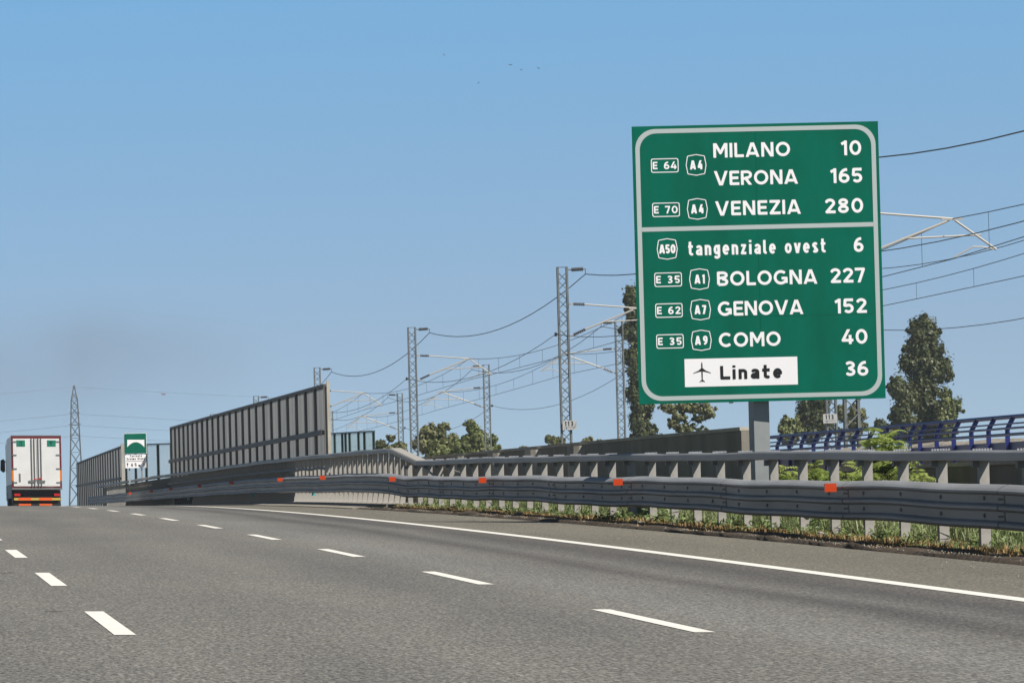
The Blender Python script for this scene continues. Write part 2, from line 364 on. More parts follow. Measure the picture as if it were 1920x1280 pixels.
def field_to_mesh(fn, x0, x1, y0, y1, st):            # filled outline of fn > 0 on a grid (no overlapping faces)
    nx, ny = max(2, int((x1 - x0) / st) + 1), max(2, int((y1 - y0) / st) + 1)
    xs, ys = np.linspace(x0, x1, nx), np.linspace(y0, y1, ny)
    Xg, Yg = np.meshgrid(xs, ys); D = fn(Xg, Yg)
    polys = []
    for j in range(ny - 1):
        run = None
        for i in range(nx - 1):
            q = (D[j, i], D[j, i + 1], D[j + 1, i + 1], D[j + 1, i]); ins = [v > 0 for v in q]
            if all(ins):
                if run is None: run = i
                continue
            if run is not None:
                polys.append([(xs[run], ys[j]), (xs[i], ys[j]), (xs[i], ys[j + 1]), (xs[run], ys[j + 1])]); run = None
            if not any(ins): continue
            P = [(xs[i], ys[j]), (xs[i + 1], ys[j]), (xs[i + 1], ys[j + 1]), (xs[i], ys[j + 1])]; out = []
            for k in range(4):
                a, b = q[k], q[(k + 1) % 4]
                if a > 0: out.append(P[k])
                if (a > 0) != (b > 0):
                    f = a / (a - b); p, r = P[k], P[(k + 1) % 4]; out.append((p[0] + (r[0] - p[0]) * f, p[1] + (r[1] - p[1]) * f))
            if len(out) >= 3: polys.append(out)
        if run is not None: polys.append([(xs[run], ys[j]), (xs[-1], ys[j]), (xs[-1], ys[j + 1]), (xs[run], ys[j + 1])])
    return polys
def text_polys(txt, width, height, t=.19, w=1.0, st=.006):
    """Lettering of one word scaled to cap height and spread over the given width; origin at lower left."""
    G = glyphs(t, w); nat = sum(G[c][1] for c in txt); gaps = max(1, len(txt) - 1)
    gap = (width / height - nat) / gaps
    if gap < .06:                                     # too tight: squeeze the letters
        G = glyphs(t, w * max(.5, (width / height - .08 * gaps) / nat)); nat = sum(G[c][1] for c in txt); gap = (width / height - nat) / gaps
    x = 0.0; polys = []
    for c in txt:
        strokes, gw = G[c]
        if strokes:
            lo, hi = (-.30, 1.02) if c == 'g' else ((0, .74 if c == 'v' else 1.02) if c.islower() else (0, 1))
            def fn(Xg, Yg, strokes=strokes, lo=lo, hi=hi):
                D = np.full(Xg.shape, -1.0)
                for s in strokes:
                    for (ax, ay), (bx, by) in zip(s[:-1], s[1:]):
                        L = math.hypot(bx - ax, by - ay)
                        if L < 1e-6: continue
                        ux, uy = (bx - ax) / L, (by - ay) / L
                        p = (Xg - ax) * ux + (Yg - ay) * uy; q = abs(-(Xg - ax) * uy + (Yg - ay) * ux)
                        D = np.maximum(D, np.minimum(t / 2 - q, np.minimum(p, L - p)))
                    for (ax, ay) in s[1:-1]: D = np.maximum(D, t / 2 - np.hypot(Xg - ax, Yg - ay))
                    if math.hypot(s[0][0] - s[-1][0], s[0][1] - s[-1][1]) < 1e-3: D = np.maximum(D, t / 2 - np.hypot(Xg - s[0][0], Yg - s[0][1]))
                return np.minimum(D, np.minimum(Yg - lo + 1e-5, hi - Yg + 1e-5))
            for p in field_to_mesh(fn, -.02, gw + .02, lo - .01, hi + .01, st / height):
                polys.append([((px + x) * height, py * height) for px, py in p])
        x += gw + gap
    return polys
def rrect(x0, y0, x1, y1, r, n=6):
    return arc(x1 - r, y1 - r, r, r, 0, 90, n) + arc(x0 + r, y1 - r, r, r, 90, 180, n) + arc(x0 + r, y0 + r, r, r, 180, 270, n) + arc(x1 - r, y0 + r, r, r, 270, 360, n)
def ring_polys(outer, inner):
    n = len(outer); return [[outer[i], outer[(i + 1) % n], inner[(i + 1) % n], inner[i]] for i in range(n)]
def inset(pts, d):
    n = len(pts); out = []
    cx, cy = sum(p[0] for p in pts) / n, sum(p[1] for p in pts) / n
    for i in range(n):
        a, b, c = Vector(pts[i - 1]), Vector(pts[i]), Vector(pts[(i + 1) % n])
        n1 = Vector((-(b - a).y, (b - a).x)).normalized(); n2 = Vector((-(c - b).y, (c - b).x)).normalized()
        k = (n1 + n2).normalized(); k = k / max(.4, k.dot(n1)); out.append((b.x + k.x * d, b.y + k.y * d))
    return out

# ------------------------------------------------------------------ SETTING: ground, road
g = MB(); g.quad((-9000, -400, -6.5), (9000, -400, -6.5), (9000, 20000, -6.5), (-9000, 20000, -6.5)); tag(g.build('ground', MT['field']), kind='structure')

def ypts(a, b, d): n = max(1, int(round((b - a) / d))); return [a + (b - a) * i / n for i in range(n + 1)]
rs = [-9.0, -4.5, 0, 3.0, 6.0, 9.0, 11.66]; ry = ypts(4, 520, 4)
v, f, uvs = [], [], []
for y in ry:
    for s_ in rs: v.append((s_ + curve(y), y, rz(s_, y))); uvs.append((s_, y))
nr = len(rs)
for i in range(len(ry) - 1):
    for j in range(nr - 1): f.append((i * nr + j, i * nr + j + 1, (i + 1) * nr + j + 1, (i + 1) * nr + j))
# thickness skirt at the shoulder edge
k = len(v)
for y in ry:
    v.append((11.68 + curve(y), y, rz(11.66, y) - .35)); uvs.append((11.68, y))
for i in range(len(ry) - 1): f.append((i * nr + nr - 1, k + i, k + i + 1, (i + 1) * nr + nr - 1))
me = bpy.data.meshes.new('road'); me.from_pydata(v, [], f); me.materials.append(MT['asphalt'])
ul = me.uv_layers.new(name='lane')
for lp in me.loops: ul.data[lp.index].uv = uvs[lp.vertex_index]
road = bpy.data.objects.new('road', me); C.objects.link(road); tag(road, kind='structure')

def marking(name, s0, s1, y0, y1, dz=.004, m='paint', step=4.0):
    b = MB(); ys = ypts(y0, y1, step)
    for a, c in zip(ys[:-1], ys[1:]):
        b.quad(*[(s_ + curve(y), y, rz(s_, y) + dz) for s_, y in ((s0, a), (s1, a), (s1, c), (s0, c))])
    return b.build(name, MT[m], road)
XL, LANE, EW, S0, DL = 1.5656, 3.75, 3.666, 32.746, 4.83
for n in range(-2, 16):
    for s_ in (XL, XL + LANE): marking('lane_dash', s_ - .07, s_ + .07, S0 + 12 * n, S0 + 12 * n + DL - (.25 if n == -1 else 0))
marking('edge_line', 8.86, 9.08, 6, 400)
marking('edge_line', -2.40, -2.18, 6, 400)
for s0_, s1_, y0_ in ((1.12, 1.30, 49.6), (1.21, 1.34, 37.6)):
    marking('crack', s0_, s1_, y0_, y0_ + .07, .003, 'crack', 1)

# verge: strip of soil from the shoulder edge to the retaining wall
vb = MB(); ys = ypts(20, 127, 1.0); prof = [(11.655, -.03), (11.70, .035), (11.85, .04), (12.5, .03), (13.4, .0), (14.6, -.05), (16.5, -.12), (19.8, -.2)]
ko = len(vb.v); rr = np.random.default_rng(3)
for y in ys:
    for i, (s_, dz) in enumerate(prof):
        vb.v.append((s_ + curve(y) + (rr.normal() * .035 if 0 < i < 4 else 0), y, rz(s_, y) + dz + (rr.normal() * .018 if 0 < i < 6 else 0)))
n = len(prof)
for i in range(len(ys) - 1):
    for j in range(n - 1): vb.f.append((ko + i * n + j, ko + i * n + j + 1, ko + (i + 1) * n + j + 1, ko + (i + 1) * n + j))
tag(vb.build('verge', MT['shaded_soil'], smooth=True), kind='structure')

# viaduct edge kerb beyond the verge
vd = MB(); vd.sweep([(11.62, -.6), (11.62, .02), (12.0, .06), (12.3, .12), (14.35, .12), (14.35, -1.4), (11.62, -1.4)], ypts(127.2, 420, 4), lambda y, a, b: (a + curve(y), y, rz(a, y) + b))
tag(vd.build('bridge_deck', MT['concrete']), kind='structure')

# railway embankment: ballast shoulder on a concrete side wall
rb = MB(); rb.sweep([(22.9, -7), (22.9, 1.8), (23.05, 1.8), (23.05, -7)], ypts(40, 520, 8), lambda y, a, b: (a + curve(y), y, b))
tag(rb.build('railway_embankment', MT['concrete']), kind='structure')
rb2 = MB(); rb2.sweep([(23.06, -7), (23.06, 1.75), (24.0, 2.14), (36.5, 2.14), (38.5, 1.2), (46, -7)], ypts(40, 520, 3), lambda y, a, b: (a + curve(y) + rr.normal() * .03, y, b + rr.normal() * .02 * (b > 0)))
tag(rb2.build('ballast_bed', MT['ballast']), kind='structure')

# ------------------------------------------------------------------ RETAINING WALLS
w1 = thing('retaining_wall', 'tall dark concrete wall with sunlit end, behind the guardrail left of the big sign', 'wall', (18 + curve(106), 106, 0))
b = MB(); b.sweep([(18.0, -7), (18.0, 2.42), (18.28, 2.42), (18.28, -7)], ypts(106.2, 235, 4), lambda y, a, z: (a + curve(y), y, z + (.0011 * (y - 106) if z > 0 else 0))); b.build('wall_panel', MT['concrete'], w1)
b = MB(); b.sweep([(17.97, 2.425), (17.97, 2.50), (18.31, 2.50), (18.31, 2.425)], ypts(106.2, 235, 4), lambda y, a, z: (a + curve(y), y, z + .0011 * (y - 106))); b.build('coping', MT['concrete_pale'], w1)
for y in (131, 140, 149, 158.5, 168, 178):
    b = MB(); zt = 2.40 + .0011 * (y - 106); r_ = .42; pts = []
    k = len(b.v)
    for z in (-7, zt):
        for i in range(9): a = R(90 + 180 * i / 8); b.v.append((18.0 - .003 + curve(y) + r_ * math.cos(a), y + r_ * math.sin(a), z))
    for i in range(8): b.f.append((k + i, k + i + 1, k + 9 + i + 1, k + 9 + i))
    b.f.append(tuple(k + 9 + i for i in range(9)))
    b.build('pilaster', MT['concrete_pale'], w1)
w2 = thing('retaining_wall', 'low dark concrete wall behind the green shrubs, under the blue railing', 'wall', (20 + curve(80), 80, 0))
b = MB(); b.sweep([(20.0, -7), (20.0, 1.50), (22.6, 1.50), (22.6, -7)], ypts(46, 105.5, 4), lambda y, a, z: (a + curve(y), y, z)); b.build('wall_panel', MT['concrete'], w2)
b = MB(); b.sweep([(19.94, 1.505), (19.94, 1.58), (22.0, 1.58), (22.0, 1.505)], ypts(46, 105.5, 4), lambda y, a, z: (a + curve(y), y, z)); b.build('coping', MT['concrete_pale'], w2)
b = MB(); b.sweep([(20.0, -7), (20.0, 1.50), (22.6, 1.50), (22.6, -7)], ypts(105.6, 126, 4), lambda y, a, z: (a + curve(y), y, z)); b.build('wall_panel', MT['concrete'], w2)

# ------------------------------------------------------------------ BLUE RAILING
BY = [121.9, 120.2, 118.6, 117.0, 115.4, 113.8, 112.0, 110.2, 108.6, 106.9, 105.7, 104.6, 102.9, 101.2, 99.5, 97.9, 96.2, 94.5, 92.8, 91.1]
rail = thing('railing', 'dark blue steel railing with bent posts along the low wall', 'railing', (21.5 + curve(105), 105, 1.58))
def bl(y, ds, z): return (21.5 + ds + curve(y), y, z)
p0 = None
for y in BY:
    b = MB()
    for a, c in (((0, 1.50), (0, 2.23)), ((0, 2.215), (.125, 2.44))):
        (x0, z0), (x1, z1) = a, c
        dx, dz = (x1 - x0), (z1 - z0); L_ = math.hypot(dx, dz); nx, nz_ = -dz / L_ * .042, dx / L_ * .042
        prf = [(x0 - nx, z0 - nz_), (x0 + nx, z0 + nz_), (x1 + nx, z1 + nz_), (x1 - nx, z1 - nz_)]
        k = len(b.v); t_ = .03 if a[1] < 1.6 else .033
        for yy in (y - t_, y + t_):
            for q in prf: b.v.append(bl(yy, *q))
        b.f += [(k, k + 1, k + 2, k + 3), (k + 7, k + 6, k + 5, k + 4)] + [(k + i, k + 4 + i, k + 4 + (i + 1) % 4, k + (i + 1) % 4) for i in range(4)]
    b.build('post', MT['blue'], rail)
for name, ds, z, r_ in (('top_rail', .125, 2.445, .042), ('rail', .0, 2.31, .016), ('rail', -.055, 2.22, .022), ('rail', -.06, 2.10, .030)):
    b = MB(); b.tube([bl(y, ds, z) for y in ypts(91, 123.5, 3)], r_, 8); b.build(name, MT['blue'], rail, smooth=True)
b = MB(); b.sweep([(-.02, 1.70), (-.02, 1.96), (.02, 1.96), (.02, 1.70)], ypts(91, 123, 5), lambda y, a, z: bl(y, a + .05, z)); b.build('kick_plate', MT['blue'], rail)

# ------------------------------------------------------------------ ROADSIDE GUARDRAIL
def gp(y, ds, z): return (ds + curve(y), y, rz(13.0, y) + z)
W3 = [(12.60, .80), (12.56, .81), (12.52, .802), (12.46, .775), (12.42, .748), (12.42, .728), (12.44, .715), (12.50, .70), (12.505, .61), (12.44, .595), (12.42, .58), (12.42, .555), (12.44, .54), (12.50, .525), (12.505, .43), (12.44, .415), (12.42, .40), (12.42, .375), (12.44, .355), (12.50, .338)]
W3 = [(a, .81 - (.81 - z) * 1.07) for a, z in W3]
W3 = W3 + [(a + .012, z) for a, z in reversed(W3)]
gr = thing('guardrail', 'grey steel roadside guardrail with three-wave beam, in front of the grass verge', 'guardrail', (13.0 + curve(85), 85, rz(13, 85)))
def vbeam(y):      # beam height steps up at the bridge
    t = min(1, max(0, (y - 121.5) / 7.0)); return .105 * t * t * (3 - 2 * t)
jit = {}
def wob(y):
    return .012 * math.sin(y * .33) + .008 * math.sin(y * .91 + 1)
SPL = [46.9, 56.2, 65.5, 75.2, 84.9, 94.8, 104.6, 114.2, 124.3]
segs = list(zip(SPL[:-1], SPL[1:]))
for a, c in segs:
    b = MB(); b.sweep(W3, ypts(a - .16, c + .16 - .0, 1.2), lambda y, s_, z: (lambda q: (q[0] + (.006 if y < a + .1 else 0), q[1], q[2]))(gp(y, s_, z + vbeam(y) + wob(y))))
    b.build('beam', MT['galv'], gr, smooth=False)
bolt = MB()
for a, c in segs:
    for dy in (-.12, -.04, .04, .12):
        for z in (.65, .455): bolt.box(12.49 + curve(a), 12.506 + curve(a), a + dy - .012, a + dy + .012, rz(13, a) + z - .012, rz(13, a) + z + .012)
PY = [49.9 + 2.4 * i for i in range(33)]
for y in PY:
    for z in (.65, .455):
        x_ = 12.497 + curve(y); zz = rz(13, y) + z + vbeam(y) + wob(y); bolt.box(x_ - .012, x_ + .006, y - .05, y + .02, zz - .022, zz + .022)
bolt.build('bolts', MT['galv_dark'], gr)
for a, c in segs[1:]:
    b = MB(); b.sweep([(p, z) for p, z in W3[:20]] + [(p - .006, z) for p, z in reversed(W3[:20])], [a - .19, a - .15], lambda y, s_, z: gp(y, s_ - .002, z + vbeam(y) + wob(y))); b.build('splice_lip', MT['galv_dark'], gr)
# posts: open channel section
def post_mb(top, x0, y, web=.12, dep=.08, t=.008):
    b = MB(); zb = -.35
    b.box(x0, x0 + web, 0, t, zb, top); b.box(x0, x0 + t, t, dep, zb, top); b.box(x0 + web - t, x0 + web, t, dep, zb, top)
    return b
po = None
for i, y in enumerate(PY):
    loc = Vector(gp(y, 0, 0)) - Vector(gr.location)
    if po is None:
        po = post_mb(1.085, 12.98, 0, dep=.13).build('post', MT['galv_post'], None); po.parent = gr; po.location = loc
        sp_ = MB(); sp_.box(12.52, 12.98, .01, .07, .42, .44); sp_.box(12.52, 12.98, .01, .07, .70, .72); sp_.box(12.518, 12.532, .0, .09, .40, .76); spo = sp_.build('spacer', MT['galv_dark'], None); spo.parent = po
        tb = MB(); tb.box(12.90, 12.975, -.03, .09, .99, 1.075); tbo = tb.build('bracket', MT['galv_dark'], None); tbo.parent = po
        nb = MB()
        for dx in (12.95, 13.02, 13.09):
            for dy in (-.16, 0, .16): nb.box(dx - .012, dx + .012, dy - .014, dy + .014, 1.188, 1.212)
        nbo = nb.build('bolts', MT['galv'], None); nbo.parent = po
    else:
        c = part_copy(po, loc)
        for o in (spo, tbo, nbo):
            d = o.copy(); C.objects.link(d); d.parent = c
UP = [(12.85, 1.075), (12.845, 1.09), (12.845, 1.168), (12.87, 1.190), (13.10, 1.190), (13.11, 1.175), (13.11, 1.065), (13.095, 1.065), (13.095, 1.165), (12.87, 1.165), (12.87, 1.075)]
for a, c in segs:
    c2 = min(c, 123.3)
    b = MB(); b.sweep(UP, ypts(a + .005, c2 - .005, 1.2), lambda y, s_, z: gp(y, s_, z + wob(y + 9) * .6)); b.build('upper_rail', MT['galv'], gr)
b = MB(); b.tube([gp(119.2, 12.9, .78), gp(123.0, 12.95, 1.06)], .028, 6); b.build('tie_rod', MT['tube'], gr)
b = MB(); b.tube([gp(115.4, 13.15, .83), gp(119.5, 13.15, 1.0)], .024, 6); b.build('tie_rod', MT['tube'], gr)
ref0 = None
def reflector(y, par, dz=0.0):
    b = MB(); b.box(12.64, 12.72, -.02, .015, .60, .71); b.box(12.716, 12.73, -.04, .03, .59, .72)
    o = b.build('reflector', MT['orange'], None); o.parent = par
    o.location = Vector(gp(y, 0, dz)) - Vector(par.location); return o
def refl_box(y, par, dz=0.0):
    b = MB(); k = 0
    pr = [(12.22, .655), (12.22, .765), (12.375, .765), (12.375, .655)]
    for yy in (-.03, .03):
        for q in pr: b.v.append((q[0], yy, q[1] + dz))
    b.f += [(0, 1, 2, 3), (7, 6, 5, 4)] + [(i, 4 + i, 4 + (i + 1) % 4, (i + 1) % 4) for i in range(4)]
    o = b.build('reflector', MT['orange'], None); o.parent = par; o.location = Vector(gp(y, 0, 0)) - Vector(par.location)
for y in (65.5, 84.9, 104.6, 123.7): refl_box(y, gr, .02 + vbeam(y))

# ------------------------------------------------------------------ VIADUCT GUARDRAIL
vg = thing('guardrail', 'taller steel bridge guardrail with closely set posts, beyond the step in the rail', 'guardrail', (13.0 + curve(160), 160, rz(13, 160)))
ends = [124.3, 134.6, 144.2, 153.8, 163.4, 173, 182.6, 192.2, 201.8, 211.4, 221, 240, 260, 280, 310, 345]
for a, c in zip(ends[:-1], ends[1:]):
    b = MB(); b.sweep(W3, ypts(a - .16, c + .16, 2.0), lambda y, s_, z: gp(y, s_ + (.006 if y < a + .1 else 0), z + vbeam(y) + wob(y) * .7)); b.build('beam', MT['galv'], vg)
def hup(y):
    t = min(1, max(0, (y - 123.3) / 6.6)); return .35 * t + (.08 * min(1, max(0, (y - 200) / 60)))
UPV = [(12.84, 1.075), (12.84, 1.16), (12.87, 1.19), (13.13, 1.19), (13.14, 1.17), (13.14, 1.075)]
b = MB(); b.sweep(UPV, [123.3 + .66 * i for i in range(11)], lambda y, s_, z: gp(y, s_, z + hup(y))); b.build('sloping_rail', MT['tube'], vg)
for a, c in zip(ends[1:-1], ends[2:]):
    a2 = 129.95 if a == 134.6 else a
    b = MB(); b.sweep(UPV, ypts(a2 + .01, c - .01, 2.4), lambda y, s_, z: gp(y, s_, z + hup(y) + wob(y) * .7)); b.build('upper_rail', MT['galv'], vg)
def fin(top):
    b = MB(); pr = [(12.95, top), (13.055, top), (13.055, .42), (13.02, .14), (12.89, .14), (12.90, .24), (12.95, .44)]
    k = len(b.v)
    for yy in (0, .012):
        for q in pr: b.v.append((q[0], yy, q[1]))
    n = len(pr); b.f += [tuple(range(k, k + n)), tuple(reversed(range(k + n, k + 2 * n)))] + [(k + i, k + n + i, k + n + (i + 1) % n, k + (i + 1) % n) for i in range(n)]
    b.box(12.938, 12.95, -.03, .04, .46, top - .02); b.box(13.055, 13.065, -.045, .055, .44, top)
    b.box(12.86, 13.10, -.08, .09, .121, .139)
    return b
fo = None; VY = [127.9 + 1.5 * i for i in range(134)]
for i, y in enumerate(VY[:99]):
    loc = Vector(gp(y, 0, 0)) - Vector(vg.location)
    if fo is None: fo = fin(1.43).build('post', MT['galv_post'], None); fo.parent = vg; fo.location = loc
    else: part_copy(fo, loc)
b = MB()
for y in VY[99:]:
    q = fin(1.43); k = len(b.v); o_ = Vector(gp(y, 0, 0)); b.v += [tuple(Vector(p) + o_) for p in q.v]; b.f += [tuple(k + i for i in ff) for ff in q.f]
tag(b.build('post', MT['galv_post'], vg), kind='stuff')
b = MB(); b.tube([gp(y, 12.88, 1.12 + .02 * math.sin(y)) for y in ypts(149.6, 240, 3)], .045, 6); b.build('middle_tube', MT['galv_dark'], vg)
b = MB(); b.box(12.84 + curve(149.6), 13.06 + curve(149.6), 149.5, 149.6, rz(13, 149.6) + .98, rz(13, 149.6) + 1.22); b.build('end_plate', MT['tube'], vg)
for y in (144.0, 160.2, 184.1, 204.2, 226.7, 245.4, 269.9): refl_box(y, vg, .125)
for y in (150.2, 176.5, 217):
    b = MB(); b.box(12.48 + curve(y), 12.60 + curve(y), y - .02, y + .02, rz(13, y) + .32, rz(13, y) + .44); b.build('marker', MT['teal_cap'], vg)
# concrete parapet, and a made-up black sheet for an unidentified dark patch
cp = thing('parapet', 'pale stained concrete parapet under the far end of the guardrail', 'parapet', (13.4 + curve(270), 270, rz(13, 270)))
b = MB(); b.sweep([(13.15, -.3), (13.15, 1.38), (13.42, 1.38), (13.42, -.3)], ypts(239, 292, 3), gp); b.build('parapet_wall', MT['concrete_pale'], cp)
b = MB(); b.sweep([(13.12, 1.385), (13.12, 1.45), (13.45, 1.45), (13.45, 1.385)], ypts(239, 292, 3), gp); b.build('coping', MT['concrete_pale'], cp)
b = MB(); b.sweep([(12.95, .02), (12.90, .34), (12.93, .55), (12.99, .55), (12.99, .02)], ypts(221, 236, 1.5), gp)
tag(b.build('dark_patch', MT['patch_black'], origin=(13 + curve(228), 228, rz(13, 228))), 'unidentified black patch under the far guardrail beam', 'dark_patch')

# ------------------------------------------------------------------ NOISE BARRIERS
def barrier(label, s_, y0, y1, zb, zt, step, mid, mpost, mpanel, prot=.2, wpost=.09, ztop2=None, railm='barrier_rail', top=.09, ys=None):
    t = thing('noise_barrier', label, 'noise barrier', (s_ + curve(y0), y0, zb))
    ztop2 = zt if ztop2 is None else ztop2
    ys = ys or ypts(y0, y1, step)
    zz = lambda y: zt + (ztop2 - zt) * (y - y0) / (y1 - y0)
    for y in ys:
        b = MB(); x = s_ + curve(y)
        w = wpost * RNG.uniform(.8, 1.2); prot_ = prot
        b.box(x - prot, x - .02, y, y + w * .2, zb, zz(y) - .02); b.box(x - prot - .015, x - prot, y - w, y + w, zb, zz(y) - .02); b.box(x - .02, x + .01, y - w, y + w, zb, zz(y) - .02)
        b.build('post', MT[mpost], t)
    for a, c in zip(ys[:-1], ys[1:]):
        b = MB(); d = .02
        b.sweep([(-.02, zb), (-.02 + RNG.uniform(-.008, .008), 99)], [a + .025, c - .005], lambda y, q, z: (s_ + q + curve(y), y, zz(y) - .015 if z > 90 else z), closed=False); b.build('panel', MT[mpanel], t)
    if top:
        b = MB(); b.sweep([(-prot - .02, -.02), (-prot - .02, top - .02), (.02, top - .02), (.02, -.02)], ypts(y0 - .1, y1 + .1, 4), lambda y, q, z: (s_ + q + curve(y), y, zz(y) + z)); b.build('top_rail', MT[railm], t)
    if mid:
        b = MB(); b.sweep([(-prot - .12, mid), (-prot - .12, mid + .16), (-prot - .02, mid + .13), (-prot - .02, mid)], ypts(y0, y1, 4), lambda y, q, z: (s_ + q + curve(y), y, z)); b.build('middle_rail', MT[railm], t)
    return t
nb1 = barrier('long tall grey corrugated noise barrier on the bridge, right of the small green sign', 14.0, 162, 258, .6, 4.82, 4.0, 3.28, 'barrier_post', 'barrier_panel', ztop2=5.02, prot=.10)
b = MB(); b.box(13.95 + curve(161.6), 14.05 + curve(161.6), 161.55, 161.68, .6, 4.98); b.build('end_post', MT['concrete_pale'], nb1)
nb2 = barrier('far grey corrugated noise barrier between the truck and the small green sign', 14.0, 322, 424, -.5, 4.9, 5.2, 2.85, 'barrier_post', 'barrier_panel', ztop2=4.78, prot=.085, wpost=.12)
b = MB(); b.box(13.88 + curve(321.5), 14.08 + curve(321.5), 321.3, 321.6, -.5, 5.1); b.build('end_post', MT['concrete_pale'], nb2)
barrier('pale see-through noise barrier behind the small green sign', 14.15, 261, 319, -.2, 4.28, 14.0, None, 'teal_post', 'clear_sheet', prot=.12, wpost=.2, ztop2=4.95, top=.08, railm='teal_post')
barrier('short teal-grey sheet barrier right of the tall corrugated barrier', 21.0, 222, 246, .3, 4.15, 4.0, None, 'teal_post', 'teal_glass', prot=.09, wpost=.09, ztop2=4.4, top=.06, railm='teal_post', ys=[222, 226.5, 229.5, 234.2, 236.4, 238.2, 242.5, 246])

# ------------------------------------------------------------------ BIG ROAD SIGN
CTL, CTR, CBR, CBL = (1185, 236), (1646, 229), (1661, 748), (1198, 757)
SO = Vector((13.065, 86.6, 2.685)); SR = Vector((17.305, 86.3, 2.685)); SW, SH = (SR - SO).length, 4.765
sx = (SR - SO).normalized(); sn = Vector((sx.y, -sx.x, 0)); sz = Vector((0, 0, 1))
if sn.y > 0: sn = -sn
def suv(px, py):      # picture point -> metres on the board
    u, v_ = .5, .5
    for _ in range(12):
        L_ = (CTL[0] + (CBL[0] - CTL[0]) * v_, CTL[1] + (CBL[1] - CTL[1]) * v_); Rr = (CTR[0] + (CBR[0] - CTR[0]) * v_, CTR[1] + (CBR[1] - CTR[1]) * v_)
        u = (px - L_[0]) / (Rr[0] - L_[0])
        T_ = CTL[1] + (CTR[1] - CTL[1]) * u; B_ = CBL[1] + (CBR[1] - CBL[1]) * u
        v_ = (py - T_) / (B_ - T_)
    return u * SW, (1 - v_) * SH
def sp3(x, z, out=0.0): return SO + sx * x + sz * z + sn * out
PXM = SW / 462.0
sign = thing('road_sign', 'large green motorway direction sign with white city names and distances', 'road sign', (15.15, 86.75, rz(13, 86)))
def board_box(b, x0, x1, z0, z1, o0, o1):
    k = len(b.v)
    for o_ in (o0, o1):
        for x, z in ((x0, z0), (x1, z0), (x1, z1), (x0, z1)): b.v.append(tuple(sp3(x, z, o_)))
    b.f += [(k + 4, k + 5, k + 6, k + 7), (k + 3, k + 2, k + 1, k)] + [(k + i, k + (i + 1) % 4, k + 4 + (i + 1) % 4, k + 4 + i) for i in range(4)]
seams = [0, SH * .305, SH * .625, SH]; g_ = .0016
for i in range(3):
    for j, (x0, x1) in enumerate(((0, SW / 2), (SW / 2, SW))):
        b = MB(); board_box(b, x0 + (g_ if j else 0), x1 - (0 if j else g_), seams[i] + (g_ if i else 0), seams[i + 1] - (g_ if i < 2 else 0), -.025, 0); b.build('board_panel', MT['green'], sign)
b = MB(); board_box(b, .03, SW - .03, .03, SH - .03, -.05, -.03)
for z in (.25, 1.5, 2.9, 4.4): board_box(b, .05, SW - .05, z, z + .09, -.12, -.052)
b.build('backing_frame', MT['galv_dark'], sign)
for x in (1.05, 1.55, 3.25, 3.75):
    b = MB(); board_box(b, x, x + .07, -.025, .02, -.045, -.005); b.build('clip', MT['galv_dark'], sign)
def flat(name, polys, m, par, out=.004):
    b = MB()
    for p in polys: b.poly([sp3(x, z, out) for x, z in p])
    return b.build(name, MT[m], par)
r1 = 5.6 * PXM; th = 8.2 * PXM
flat('border', ring_polys(rrect(r1, r1, SW - r1, SH - r1, .34, 8), rrect(r1 + th, r1 + th, SW - r1 - th, SH - r1 - th, .34 - th + .02, 8)), 'grey_film', sign)
xa, za = suv(1202, 430); zb_ = suv(1400, 426.3)[1]
flat('divider', [[(r1 + th + .002, zb_ - th / 2), (SW - r1 - th - .002, zb_ - th / 2), (SW - r1 - th - .002, zb_ + th / 2), (r1 + th + .002, zb_ + th / 2)]], 'grey_film', sign)
def word(txt, px0, px1, yc, hpx, m='white', par=None, name='lettering', t=.195, w=1.2, out=.004):
    x0, z0 = suv(px0, yc); x1, _ = suv(px1, yc); zc = suv((px0 + px1) / 2, yc)[1]
    h_ = hpx * PXM
    P_ = [[(x + x0, z + zc - h_ / 2) for x, z in p] for p in text_polys(txt, x1 - x0, h_, t, w)]
    return flat(name, P_, m, par or sign, out)
for txt, a, c, y in (('MILANO', 1336.8, 1481.7, 281), ('VERONA', 1338.7, 1495.9, 333), ('VENEZIA', 1340.9, 1501.3, 389.6), ('BOLOGNA', 1343.6, 1532.2, 521), ('GENOVA', 1345, 1506, 577.5), ('COMO', 1346.9, 1463.9, 636.3)):
    word(txt, a, c, y, 27, name='city_name')
for txt, a, c, y in (('10', 1577.3, 1615.2, 278.6), ('165', 1557.4, 1617, 330.5), ('280', 1545.9, 1618.9, 387.1), ('6', 1600.6, 1621.2, 460.1), ('227', 1556, 1622.7, 517.6), ('152', 1565.6, 1625.2, 574.7), ('40', 1577.3, 1627, 632.3), ('36', 1583.6, 1628.5, 692)):
    word(txt, a, c, y, 27.6, name='distance')
word('tangenziale ovest', 1290.3, 1548, 463.7, 26.0, name='city_name', t=.185, w=.84)
def e_plate(x0, x1, y0, y1, num):
    a, zt_ = suv(x0, y0); c, zb2 = suv(x1, y1); zc = suv((x0 + x1) / 2, (y0 + y1) / 2)[1]; hh = 26.5 * PXM / 2
    o_ = rrect(a, zc - hh, c, zc + hh, .035, 4); d = 1.6 * PXM; i_ = rrect(a + d, zc - hh + d, c - d, zc + hh - d, .025, 4)
    f_ = flat('route_plate', ring_polys(o_, i_), 'white', sign)
    yc = (y0 + y1) / 2
    word('E', x0 + 3.4, x0 + 13.6, yc, 14, par=f_, t=.2, w=1.25); word(num, x0 + 24.2, x1 - 4.0, yc - .2, 14.2, par=f_, t=.2, w=1.18)
